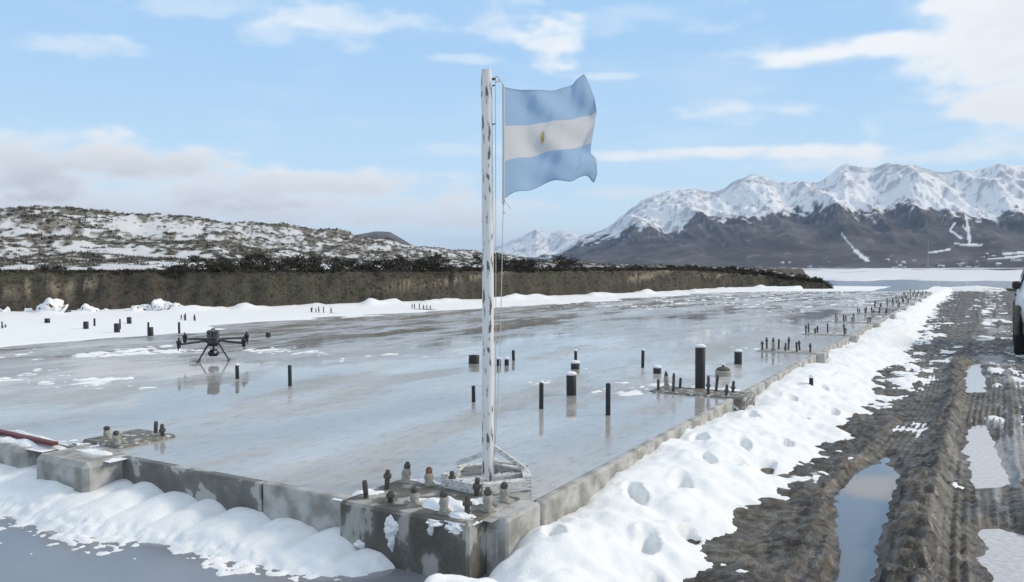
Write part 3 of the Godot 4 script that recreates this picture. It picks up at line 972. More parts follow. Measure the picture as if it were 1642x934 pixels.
func road_and_snow() -> void:
	var xs := x_steps([[0.30, 0.03], [0.9, 0.014], [2.7, 0.05], [5.0, 0.25], [9.0]])
	var zs := z_steps(1.6, -60.0, 0.0048)
	var pos := PackedVector3Array()
	var col := PackedColorArray()
	for z in zs:
		for x in xs:
			var h := mud_h(x, z)
			pos.append(Vector3(x, h, z))
			var t := n2.get_noise_2d(x * 14.0, z * 9.0) * 0.7 + n3.get_noise_2d(x * 50.0, z * 40.0) * 0.5 + n3.get_noise_2d(x * 150.0, z * 110.0) * 0.8
			var c := Color(0.036, 0.031, 0.024).lerp(Color(0.185, 0.165, 0.138), clampf(t + 0.40, 0.0, 1.0))
			# grey slush squeezed into the wheel tracks
			var q := n1.get_noise_2d(x * 6.0, z * 2.5 + 40.0) + n3.get_noise_2d(x * 70.0, z * 12.0) * 0.5
			var on := exp(-pow((x - track_x(z) - 0.12) / 0.34, 2.0)) * sm(0.0, -3.0, z)
			c = c.lerp(Color(0.40, 0.40, 0.41), sm(0.08, 0.36, q) * on * 0.85)
			col.append(c)
	structure("road", sheet(xs.size(), zs.size(), pos, col), M.mud, "churned mud track with wheel ruts beside the snow")
	print("  mud ", pos.size(), " ", Time.get_ticks_msec())
	# snow bank between the slab and the mud
	xs = x_steps([[-0.62, 0.05], [-0.1, 0.018], [1.3, 0.035], [3.2, 0.12], [5.0]])
	zs = z_steps(1.6, -58.0, 0.0075)
	pos = PackedVector3Array()
	var keep := PackedByteArray()
	for z in zs:
		for x in xs:
			var h := snow_h(x, z)
			if z > -0.5 and x < 0.15:
				h = lerpf(h, -0.36, sm(0.03, -0.17, x + n2.get_noise_2d(z * 30.0, x * 30.0) * 0.05) * sm(-0.5, -0.1, z))
			if x < 0.1 and z < 0.1: h = minf(h, -0.035)
			pos.append(Vector3(x, h, z))
			keep.append(1 if x < 0.5 or h > mud_h(x, z) - 0.03 else 0)
	structure("snow_bank", sheet(xs.size(), zs.size(), pos, PackedColorArray(), PackedVector2Array(), PackedVector2Array(), keep), M.snow, "trodden snow with footprints between the slab and the mud track")
	print("  snow ", pos.size(), " ", Time.get_ticks_msec())
	# puddles: a clear one in the left rut, milky frozen ones in the right-hand track
	var water := mat(Color(0.14, 0.145, 0.16), 0.03, 0.0, 0.8)
	var ice := tri_mat(Color.WHITE, 0.12, ntex(0.02, [[0.0, lc(0.36, 0.36, 0.38)], [0.5, lc(0.47, 0.47, 0.49)], [1.0, lc(0.60, 0.60, 0.62)]], 81), 2.2)
	var said := ["long clear puddle lying in the rut beside the snow bank", "long milky frozen puddle in the tyre-marked track", "wide pale grey frozen puddle with a smooth clean surface", "small white frozen puddle in the track near the parked car"]
	for k in 4:
		var big: Array = Geometry2D.offset_polygon(rings[k], 0.06)
		var ring: PackedVector2Array = big[0]
		var st := stool()
		st.set_smooth_group(-1)
		var ids := Geometry2D.triangulate_polygon(ring)
		for i in range(0, ids.size(), 3):
			var v := []
			for m in 3: v.append(Vector3(ring[ids[i + m]].x, LEVEL[k], ring[ids[i + m]].y))
			if (v[1] - v[0]).cross(v[2] - v[0]).y > 0.0: tri(st, v[0], v[2], v[1])
			else: tri(st, v[0], v[1], v[2])
		structure("water_puddle", done(st), water if k == 0 else ice, said[k])
	# frozen water in front of the slab
	var pond := tri_mat(Color.WHITE, 0.16, ntex(0.006, [[0.0, lc(0.20, 0.205, 0.225)], [0.5, lc(0.235, 0.24, 0.26)], [1.0, lc(0.28, 0.285, 0.30)]], 82), 0.25)
	pos = PackedVector3Array([Vector3(-16, -0.27, -0.1), Vector3(0.4, -0.27, -0.1), Vector3(-16, -0.27, 9), Vector3(0.4, -0.27, 9)])
	structure("water_pond", sheet(2, 2, pos), pond, "smooth grey frozen water in front of the slab")
	# snow heaped in scallops against the front of the slab
	pos = PackedVector3Array()
	xs = x_steps([[-5.6, 0.03], [-3.6, 0.014], [-0.42, 0.014], [-0.40]])
	zs = []
	for j in 66: zs.append(-0.03 + j * 0.0155)
	for z in zs:
		for x in xs:
			var e := table([[-5.6, 0.72], [-3.1, 0.56], [-2.4, 0.57], [-1.9, 0.44], [-1.2, 0.40], [-0.8, 0.36], [-0.62, 0.16], [-0.5, 0.05]], x) + n2.get_noise_2d(x * 16.0, 4.0) * 0.045
			var f: float = (x + 0.76 + n1.get_noise_2d(x * 6.0, 1.0) * 0.22) / 0.32
			var cell: float = f - floorf(f) - 0.5
			var dome := sqrt(maxf(0.0, 1.0 - pow(cell / 0.52, 2.0)))
			var crest: float = table([[-5.6, -0.10], [-3.6, -0.10], [-2.6, -0.12], [-2.2, -0.14], [-1.0, -0.165], [-0.62, -0.20], [-0.5, -0.27]], x) + n1.get_noise_2d(floorf(f) * 31.0, 5.0) * 0.02
			var scal := sm(-3.0, -2.5, x) * 0.055 + 0.015
			var top := crest - scal * (1.0 - dome) * (1.0 - sm(0.25, 0.8, z / e) * 0.6)
			var q: float = z / e
			var h := lerpf(top, -0.262, pow(clampf(q, 0.0, 1.0), 1.7))
			h += n2.get_noise_2d(x * 20.0, z * 20.0) * 0.016 + n3.get_noise_2d(x * 60.0, z * 60.0) * 0.005
			# crusty, broken rim on the ice
			var rim := sm(0.62, 0.85, q)
			h += rim * ((n3.get_noise_2d(x * 110.0, z * 130.0) * 0.9 + n2.get_noise_2d(x * 50.0, z * 70.0) * 0.7) * 0.020 - 0.005)
			h -= maxf(0.0, q - 1.0) * 0.035
			pos.append(Vector3(x, h, z))
	structure("snow_heaps", sheet(xs.size(), zs.size(), pos), M.snow, "scalloped heaps of snow along the front edge of the slab")
	# loose clods on the mud
	var st := stool()
	var g := RandomNumberGenerator.new()
	g.seed = 9
	lathe(st, Vector3.ZERO, [[0.001, -0.5], [0.6, -0.3], [0.9, 0.05], [0.65, 0.4], [0.3, 0.55], [0.001, 0.6]], 7, 0.9)
	var clod := done(st)
	var tx := []
	var cs := []
	while tx.size() < 500:
		var z := 0.6 - 16.0 * pow(rng.randf(), 1.8)
		var x := 1.68 + rng.randfn() * 0.11 if rng.randf() < 0.6 else rng.randf_range(0.8, 3.2)
		var wet := false
		for k in 4:
			if boxes[k].grow(0.05).has_point(Vector2(x, z)) and puddle_dist(k, x, z) < 0.04: wet = true
		if wet or x < snow_edge(z): continue
		var s := 0.004 + 0.013 * pow(rng.randf(), 4.0)
		tx.append(Transform3D(Basis(Vector3(rng.randfn(), rng.randfn(), rng.randfn()).normalized(), rng.randf() * TAU).scaled(Vector3(s * 1.3, s * 0.8, s)), Vector3(x, mud_h(x, z) + s * 0.15, z)))
		cs.append(Color.WHITE)
	scatter("mud_clods", "small loose clods of mud lying on the track", clod, M.clod, tx, cs)

# ---------------------------------------------------------------- slab
func slab() -> void:
	var t := thing("foundation_slab", "long ice-glazed concrete foundation slab full of pipe stubs", "foundation")
	var pos := PackedVector3Array()
	var col := PackedColorArray()
	var uv := PackedVector2Array()
	var uv2 := PackedVector2Array()
	var nx := 60
	var nz := 160
	for j in nz:
		var z := -0.05 - 42.45 * pow(float(j) / (nz - 1), 1.6)
		for i in nx:
			var x := lerpf(-11.95, -0.05, float(i) / (nx - 1))
			pos.append(Vector3(x, n1.get_noise_2d(x * 2.0, z * 1.0) * 0.002, z))
			uv.append(Vector2((x + 12.0) / 12.0, -z / 42.5))
			uv2.append(Vector2(x / 1.5, z / 4.0))
			col.append(grey(0.92 + 0.08 * n1.get_noise_2d(x, z * 0.4)))
	put("surface", sheet(nx, nz, pos, col, uv, uv2), M.slab, t)
	# edge pieces, with open joints between them
	var z := -0.10
	var k := 0
	while z > -42.0:
		var len: float = [1.02, 1.35, 1.2, 1.5][k % 4] if k > 0 else 0.36
		var st := stool()
		bev(st, Vector3((-0.03 if k > 0 else -0.08) + [0.0, 0.006, -0.004, 0.003][k % 4], -0.247, z - len * 0.5), Vector3(0.06 if k > 0 else 0.16, 0.50, len - 0.014), 0.012)
		put("edge_piece", done(st), M.edge_dry, t)
		z -= len
		k += 1
	var x := -0.905
	while x > -11.5:
		var len: float = [0.95, 1.9, 1.25, 1.6][k % 4]
		if x > -1.0: len = 0.62
		var st := stool()
		bev(st, Vector3(x - len * 0.5, -0.247, -0.03 + [0.0, 0.005, -0.004, 0.003][k % 4]), Vector3(len - 0.01, 0.50, 0.06), 0.008)
		put("edge_piece", done(st), M.edge_dry if x > -1.0 else M.edge_wet, t)
		x -= len
		k += 1
	var st := stool()
	bev(st, Vector3(-6.0, -0.29, -21.3), Vector3(11.9, 0.5, 42.4), 0.01)
	put("core", done(st), M.edge_dry, t)
	# thin crusts of refrozen snow on the slab
	pos = PackedVector3Array()
	var keep := PackedByteArray()
	var xs := x_steps([[-10.9, 0.04], [-0.08]])
	var zs := z_steps(-0.08, -42.0, 0.007)
	for zz in zs:
		for xx in xs:
			var f := n2.get_noise_2d(xx * 9.0, zz * 5.0) * 0.7 + n3.get_noise_2d(xx * 34.0, zz * 26.0) * 0.6 + n3.get_noise_2d(xx * 85.0, zz * 60.0) * 0.5
			var a := exp(-pow((xx + 8.6) / 1.6, 2.0) - pow((zz + 3.9) / 1.6, 2.0)) * 0.42 + exp(-pow((xx + 6.0) / 1.8, 2.0) - pow((zz + 1.9) / 0.8, 2.0)) * 0.30
			a += exp(-pow((xx + 1.3) / 1.1, 2.0) - pow((zz + 4.2) / 0.65, 2.0)) * 0.42
			a += exp(-pow((xx + 6.2) / 2.4, 2.0) - pow((zz + 5.3) / 0.7, 2.0)) * 0.35 - melt(xx, zz) * 0.8
			for w in [-4.75, -9.05, -12.6, -16.3, -20.1, -23.9, -27.7]: a += exp(-pow((xx + 0.55) / 0.7, 2.0) - pow((zz - w) / 0.14, 2.0)) * 0.7
			a += sm(-8.0, -28.0, zz) * 0.28 + exp(-pow((xx + 3.6) / 0.5, 2.0) - pow((zz + 0.12) / 0.16, 2.0)) * 0.5
			if a < 0.14: a -= 0.3
			var h := (f + a - 0.66) * 0.05
			h = minf(h, 0.012 + f * 0.006)
			pos.append(Vector3(xx, h, zz))
			keep.append(1 if h > -0.004 else 0)
	put("snow_crust", sheet(xs.size(), zs.size(), pos, PackedColorArray(), PackedVector2Array(), PackedVector2Array(), keep), M.snow, t).set_meta("kind", "stuff")

# where meltwater stands on the slab: x, z, half width, half length
const POOLS := [[-6.1, -3.3, 1.7, 1.05], [-7.6, -3.0, 0.9, 0.5], [-3.7, -6.0, 0.55, 2.4], [-2.9, -4.7, 0.5, 1.7], [-2.2, -2.4, 0.55, 1.3], [-0.75, -1.9, 0.5, 1.2], [-4.6, -2.2, 0.5, 1.0], [-3.9, -1.2, 0.35, 0.6], [-4.4, -8.5, 0.5, 2.6], [-6.4, -11.0, 0.5, 3.0], [-2.2, -11.5, 0.5, 3.5], [-4.0, -16.0, 0.6, 4.5], [-1.6, -18.5, 0.4, 4.0], [-7.4, -9.0, 0.4, 1.4]]

func melt(x: float, z: float) -> float:
	var f := n1.get_noise_2d(x * 10.0, z * 3.5) * 0.55 + n2.get_noise_2d(x * 14.0, z * 9.0) * 0.35
	var best := 0.0
	for p in POOLS:
		var u: float = (x - p[0]) / p[2]
		var v: float = (z - p[1]) / p[3]
		if absf(u) > 1.8 or absf(v) > 1.8: continue
		best = maxf(best, sm(-0.25, 0.45, 1.0 - sqrt(u * u + v * v) + f * 1.2))
	return best

# how rough the ice is over the whole slab: mirror-smooth where meltwater has frozen, dull where frost lies
func slab_rough() -> ImageTexture:
	var w := 512
	var h := 1024
	var im := Image.create(w, h, false, Image.FORMAT_L8)
	for j in h:
		var z := -float(j + 0.5) / h * 42.5
		for i in w:
			var x := -12.0 + (i + 0.5) / w * 12.0
			var f := n1.get_noise_2d(x * 7.0, z * 1.6) * 0.5 + n2.get_noise_2d(x * 18.0, z * 6.0) * 0.35 + n3.get_noise_2d(x * 45.0, z * 20.0) * 0.25
			var r := lerpf(0.09, 0.42, sm(-0.25, 0.35, f))
			var m := melt(x, z)
			if m > 0.0: r = lerpf(r, 0.035 + 0.04 * sm(-0.1, 0.4, f), m)
			im.set_pixel(i, j, Color(r, r, r))
	return ImageTexture.create_from_image(im)

var bolt_rod: ArrayMesh
var bolt_nut: ArrayMesh
var bolt_sleeve: ArrayMesh

func bolt(parent: Node3D, at: Vector3, tall: float, style: int) -> void:
	# style 0 bare rod, 1 rod with nut low, 2 foam-wrapped with black tip, 3 rusty nut on foam
	if bolt_rod == null:
		var st := stool()
		lathe(st, Vector3.ZERO, [[0.013, -0.05], [0.013, 0.3], [0.0145, 0.32], [0.013, 0.36], [0.0145, 0.42], [0.013, 0.5], [0.0145, 0.6], [0.013, 0.7], [0.0145, 0.8], [0.013, 0.9], [0.011, 1.0], [0.001, 1.0]], 10)
		bolt_rod = done(st)
		st = stool()
		lathe(st, Vector3.ZERO, [[0.001, 0.0], [0.024, 0.0], [0.026, 0.003], [0.026, 0.019], [0.023, 0.022], [0.001, 0.022]], 6, 0.0, false)
		bolt_nut = done(st)
		st = stool()
		lathe(st, Vector3.ZERO, [[0.033, -0.05], [0.031, 0.08], [0.022, 0.25], [0.023, 0.45], [0.019, 0.66], [0.016, 0.70], [0.001, 0.71]], 12, 0.8)
		bolt_sleeve = done(st)
	var b := put("anchor_bolt", bolt_rod, M.steel, parent, at)
	b.scale = Vector3(1.0, tall, 1.0)
	b.rotation = Vector3(rng.randfn() * 0.05, rng.randf() * TAU, rng.randfn() * 0.05)
	if style >= 2:
		put("sleeve", bolt_sleeve, M.foam, b)
		var n := put("nut", bolt_nut, M.steel if style == 2 else M.rust, b, Vector3(0, 0.70, 0))
		n.scale = Vector3(0.78, 1.0 / tall, 0.78)
	elif style == 1:
		var n := put("nut", bolt_nut, M.steel, b, Vector3(0, rng.randf_range(0.25, 0.7), 0))
		n.scale = Vector3(0.9, 1.0 / tall, 0.9)

func patch_mesh(cx: float, cz: float, rx: float, rz: float, high: float, sd: float) -> ArrayMesh:
	# a ragged little drift of snow
	var pos := PackedVector3Array()
	for j in 26:
		for i in 26:
			var u := (i / 25.0 - 0.5) * 2.0
			var v := (j / 25.0 - 0.5) * 2.0
			var q := sqrt(u * u + v * v)
			var h := high * (1.0 - sm(0.25, 0.95, q)) - 0.012 + n2.get_noise_2d(u * 14.0 + sd * 17.0, v * 14.0) * high * 0.8 * (1.0 - sm(0.7, 1.1, q))
			pos.append(Vector3(cx + u * rx, h, cz + v * rz))
	return sheet(26, 26, pos)

func footings() -> void:
	# the block at the corner of the slab
	var t := thing("corner_block", "stained concrete corner block with twelve anchor bolts and patches of snow", "concrete block")
	var st := stool()
	bev(st, Vector3(-0.505, -0.244, -0.195), Vector3(0.79, 0.51, 0.52), 0.014)
	put("block", done(st), M.block, t)
	for b in [[-0.811, -0.047, 0.10, 0], [-0.822, -0.229, 0.115, 1], [-0.646, -0.039, 0.065, 1], [-0.812, -0.380, 0.13, 2], [-0.668, -0.403, 0.11, 3], [-0.514, -0.066, 0.10, 2], [-0.528, -0.427, 0.10, 1], [-0.334, -0.360, 0.105, 1], [-0.301, -0.02, 0.135, 2], [-0.192, -0.052, 0.105, 1], [-0.145, -0.166, 0.13, 2], [-0.155, -0.345, 0.11, 2]]:
		bolt(t, Vector3(b[0], 0.011, b[1]), b[2] * 0.9, b[3])
	put("snow_patch", patch_mesh(-0.40, -0.13, 0.24, 0.13, 0.035, 1.0), M.snow, t, Vector3(0, 0.012, 0))
	put("snow_patch", patch_mesh(-0.21, -0.03, 0.11, 0.06, 0.025, 2.0), M.snow, t, Vector3(0, 0.012, 0))
	put("snow_patch", patch_mesh(-0.28, -0.27, 0.10, 0.08, 0.02, 3.0), M.snow, t, Vector3(0, 0.012, 0))
	put("snow_patch", patch_mesh(-0.86, -0.14, 0.13, 0.16, 0.02, 4.0), M.snow, t, Vector3(0, 0.006, 0))
	put("snow_patch", patch_mesh(-0.72, -0.46, 0.2, 0.09, 0.022, 5.0), M.snow, t, Vector3(0, 0.004, 0))
	# snow stuck to the face of the block
	for s in [[-0.56, -0.08, 0.055, 0.075], [-0.555, -0.15, 0.02, 0.05], [-0.30, -0.012, 0.07, 0.016], [-0.19, -0.02, 0.06, 0.03], [-0.32, -0.045, 0.018, 0.035], [-0.76, -0.19, 0.04, 0.025]]:
		var f := put("snow_patch", patch_mesh(0, 0, s[2], s[3], 0.03, s[0] * 9.0), M.snow, t, Vector3(s[0], s[1], 0.071))
		f.rotation.x = PI / 2
	# a flat footing and two caps along the front edge
	t = thing("front_cap", "worn pale concrete cap jutting from the slab edge beside the muddy footing", "concrete block")
	st = stool()
	bev(st, Vector3(-3.02, -0.238, 0.085), Vector3(0.54, 0.50, 0.33), 0.03)
	put("block", done(st), M.edge_dry, t)
	put("snow_patch", patch_mesh(-3.0, 0.02, 0.30, 0.10, 0.018, 6.0), M.snow, t, Vector3(0, 0.012, 0))
	t = thing("front_cap", "snow-ringed concrete cap below the red strip", "concrete block")
	st = stool()
	bev(st, Vector3(-3.83, -0.245, 0.06), Vector3(0.62, 0.50, 0.26), 0.03)
	put("block", done(st), M.edge_dry, t)
	put("snow_patch", patch_mesh(-3.75, 0.04, 0.4, 0.12, 0.03, 7.0), M.snow, t, Vector3(0, 0.01, 0))
	t = thing("footing", "low brown footing patch with four bolts near the front edge", "footing")
	st = stool()
	bev(st, Vector3(-3.21, -0.03, -0.37), Vector3(0.42, 0.10, 0.44), 0.012)
	put("pad", done(st), M.footing, t)
	for b in [[-3.30, -0.26, 2], [-3.10, -0.20, 2], [-3.16, -0.54, 0], [-3.03, -0.50, 1]]: bolt(t, Vector3(b[0], 0.019, b[1]), 0.085, b[2])
	# the caps along the long edge, each with two rows of bolts
	var zs := [-4.43, -8.85, -12.3, -16.0, -19.8, -23.6, -27.4, -31.2, -35.0, -38.8]
	var nth := ["first", "second", "third", "fourth", "fifth", "sixth", "seventh", "eighth", "ninth", "tenth"]
	for k in zs.size():
		var z: float = zs[k]
		var lab := "%s bolted concrete cap along the slab's snowy edge, counted from the corner block" % nth[k]
		if k == 0: lab = "concrete cap with anchor bolts round the tallest thick black pipe"
		t = thing("edge_cap", lab, "footing", Vector3(0, 0, z), 0.0, "bolted caps along the slab edge")
		st = stool()
		bev(st, Vector3(-0.36, -0.235, 0), Vector3(0.92, 0.50, 0.42), 0.016)
		put("block", done(st), M.edge_dry if k != 0 else M.footing, t)
		var spots := []
		for i in 5:
			for s in [-1.0, 1.0]:
				if rng.randf() < 0.9: spots.append(Vector3(-0.76 + i * 0.165 + rng.randfn() * 0.012, 0.014, s * 0.12 + rng.randfn() * 0.01))
		for p in spots:
			if k == 0 and absf(p.x + 0.44) < 0.075: continue
			bolt(t, p, rng.randf_range(0.10, 0.19), [0, 0, 1, 1, 1, 2][rng.randi_range(0, 5)])
	# caps on the far side that stick out of the snow
	for p in [[-14.4, -5.3], [-13.41, -8.91], [-13.12, -12.8], [-11.92, -15.7]]:
		t = thing("far_cap", "row of small bolts poking out of the snow near the earth bank", "footing", Vector3(p[0], 0, p[1]), 0.0, "bolts in the snow near the earth bank")
		st = stool()
		bev(st, Vector3(0, -0.05, 0), Vector3(0.9, 0.14, 0.4), 0.012)
		put("block", done(st), M.footing, t)
		for i in 6:
			bolt(t, Vector3(-0.34 + i * 0.13, 0.02, rng.randf_range(-0.12, 0.12)), rng.randf_range(0.10, 0.17), i % 2)

# ---------------------------------------------------------------- flagpole and flag
func flagpole() -> void:
	var t := thing("flagpole", "white flagpole with flaking paint on a low wooden frame", "flagpole", POLE)
	# the pole itself, slightly crooked, with its own wrap-round coordinates
	var pos := PackedVector3Array()
	var nor := PackedVector3Array()
	var uv := PackedVector2Array()
	var idx := PackedInt32Array()
	var n := 22
	for j in 49:
		var f := j / 48.0
		for k in n + 1:
			var a := TAU * k / n
			var r := lerpf(0.0335, 0.0305, f) + n2.get_noise_3d(cos(a) * 6.0, f * 90.0, sin(a) * 6.0) * 0.0012
			if j == 48: r *= 0.9
			pos.append(Vector3(cos(a) * r + 0.004 * sin(f * 5.0), f * 2.29, sin(a) * r + 0.003 * sin(f * 7.0)))
			nor.append(Vector3(cos(a), 0, sin(a)))
			uv.append(Vector2(float(k) / n * 1.0, f * 2.4))
	for j in 48:
		for k in n:
			var a := j * (n + 1) + k
			idx.append_array([a, a + 1, a + n + 2, a, a + n + 2, a + n + 1])
	var c := pos.size()
	pos.append(Vector3(0.004 * sin(5.0), 2.293, 0.003 * sin(7.0)))
	nor.append(Vector3.UP)
	uv.append(Vector2(0.5, 4.0))
	for k in n: idx.append_array([48 * (n + 1) + k, 48 * (n + 1) + k + 1, c])
	var arr := []
	arr.resize(Mesh.ARRAY_MAX)
	arr[Mesh.ARRAY_VERTEX] = pos
	arr[Mesh.ARRAY_NORMAL] = nor
	arr[Mesh.ARRAY_TEX_UV] = uv
	arr[Mesh.ARRAY_INDEX] = idx
	var m := ArrayMesh.new()
	m.add_surface_from_arrays(Mesh.PRIMITIVE_TRIANGLES, arr)
	put("pole", m, M.paint, t)
	# pulley eye near the top, towards the flag
	var rt := Vector3(cos(deg_to_rad(29.85)), 0, -sin(deg_to_rad(29.85)))
	var st := stool()
	tube(st, [Vector3(0, 2.240, 0), rt * 0.045 + Vector3(0, 2.240, 0)], [0.007], 8)
	put("bracket", done(st), M.steel, t)
	st = stool()
	var ring := []
	for k in 15:
		var a := TAU * k / 14.0
		ring.append(rt * (0.055 + cos(a) * 0.013) + Vector3(0, 2.240 + sin(a) * 0.015, 0))
	tube(st, ring, [0.005], 6)
	put("pulley_ring", done(st), M.paint, t)
	# knots and nails on the pole
	for k in [[2.20, 0.3], [1.93, 2.6], [1.99, 0.4]]:
		st = stool()
		tube(st, [Vector3(cos(k[1]) * 0.028, k[0], -sin(k[1]) * 0.028), Vector3(cos(k[1]) * 0.042, k[0] + 0.004, -sin(k[1]) * 0.042)], [0.004], 6)
		put("nail", done(st), M.steel, t)
	# ring of boards round the foot
	var v := [Vector3(-0.585, 0, -0.42), Vector3(-0.325, 0, -0.385), Vector3(-0.155, 0, -0.62), Vector3(-0.285, 0, -0.82), Vector3(-0.522, 0, -0.86), Vector3(-0.66, 0, -0.70)]
	for k in v.size():
		var a: Vector3 = v[k] - POLE
		var b: Vector3 = v[(k + 1) % v.size()] - POLE
		var d := (b - a).normalized()
		var basis := Basis(d, Vector3.UP, d.cross(Vector3.UP))
		var mid := (a + b) * 0.5
		st = stool()
		bev(st, mid + Vector3(0, 0.033 + 0.003 * (k % 2), 0), Vector3(a.distance_to(b) - 0.012, 0.060, 0.020), 0.004, basis)
		put("board", done(st), M.board, t)
		# a lath along the top inside of each board
		st = stool()
		bev(st, mid * 0.9 + Vector3(0, 0.058, 0), Vector3(a.distance_to(b) * 0.86, 0.014, 0.028), 0.003, basis)
		put("lath", done(st), M.board, t)
		if k in [0, 2, 4]:
			st = stool()
			bev(st, a * 0.96 + Vector3(0, 0.043, 0), Vector3(0.035, 0.084, 0.035), 0.005, basis)
			put("corner_post", done(st), M.board, t)
	# a cross piece under the pole and the struts that prop it
	var d1 := (v[0] - v[3]).normalized() as Vector3
	st = stool()
	bev(st, Vector3(0, 0.022, 0), Vector3(0.44, 0.035, 0.06), 0.004, Basis(d1, Vector3.UP, d1.cross(Vector3.UP)))
	put("cross_piece", done(st), M.board, t)
	for q in [[rt * 0.20, 0.205], [-rt * 0.17 + Vector3(-0.06, 0, -0.10), 0.16], [Vector3(-0.06, 0, 0.19), 0.0]]:
		if q[1] == 0.0: continue
		var foot: Vector3 = q[0] + Vector3(0, 0.085, 0)
		var head: Vector3 = (q[0] as Vector3).normalized() * 0.03 + Vector3(0, q[1], 0)
		var d := (head - foot).normalized()
		var side := d.cross(Vector3.UP).normalized()
		st = stool()
		bev(st, (foot + head) * 0.5, Vector3(foot.distance_to(head) + 0.02, 0.026, 0.022), 0.003, Basis(d, side.cross(d), side))
		put("strut", done(st), M.board, t)
	st = stool()
	tube(st, [rt * 0.02 + Vector3(0, 0.12, -0.01), rt * 0.20 + Vector3(0, 0.088, -0.05)], [0.009], 6)
	put("strut", done(st), M.board, t)

# a point of the flag: s along the fly, t down the hoist (local to the hoist's top)
func flag_pt(s: float, t: float) -> Vector3:
	var a := deg_to_rad(29.85)
	var rt := Vector3(cos(a), 0, -sin(a))
	var fw := Vector3(-sin(a), 0, -cos(a))
	var end_x: float = table([[0.0, 0.485], [0.1, 0.515], [0.22, 0.56], [0.36, 0.588], [0.5, 0.585], [0.68, 0.555], [0.78, 0.55], [0.86, 0.582], [0.95, 0.59], [1.0, 0.575]], t)
	var x := lerpf(0.52, end_x, s * s) * s + 0.010 * sin(s * 9.0 + t * 2.5) * s
	var z := 0.62 * s + 0.035 * sin(s * 10.0 - t * 3.2 + 0.6) * sm(0.0, 0.3, s) + 0.014 * sin(s * 25.0 + t * 9.0) * s + 0.010 * sin(s * 14.0 - t * 17.0 + 1.0) * sm(0.0, 0.4, s) + 0.006 * sin(s * 41.0 + t * 23.0) * s + 0.02 * sin(t * 9.0 + s * 4.0) * s
	x += 0.006 * sin(s * 26.0 + t * 8.0) * s
	var y := -0.615 * t + 0.085 * s + 0.115 * s * s + t * (0.055 * sin(s * PI) + 0.0 * s) + t * t * 0.012 * sin(s * 15.0)
	y += sm(0.8, 1.0, s) * (0.014 * sin(t * 16.0) - 0.05 * sm(0.86, 1.0, t) * sm(0.9, 1.0, s)) + 0.012 * sin(s * 6.0 + 1.0) * s
	# sags towards the hoist at the top
	y -= (1.0 - t) * 0.02 * sin(s * PI)
	return rt * x + fw * z + Vector3(0, y, 0)

func flag_strip(s0: float, s1: float, t0: float, t1: float, ns: int, nt: int, off := 0.0) -> ArrayMesh:
	var st := stool()
	st.set_smooth_group(1)
	var at := func(i: int, j: int) -> Vector3:
		var s := lerpf(s0, s1, float(i) / ns)
		var t := lerpf(t0, t1, float(j) / nt)
		var p := flag_pt(s, t)
		if off != 0.0:
			var n := (flag_pt(s + 0.01, t) - p).cross(flag_pt(s, t + 0.01) - p).normalized()
			p += n * off
		return p
	for j in nt:
		for i in ns: quad(st, at.call(i, j), at.call(i + 1, j), at.call(i + 1, j + 1), at.call(i, j + 1))
	return done(st)

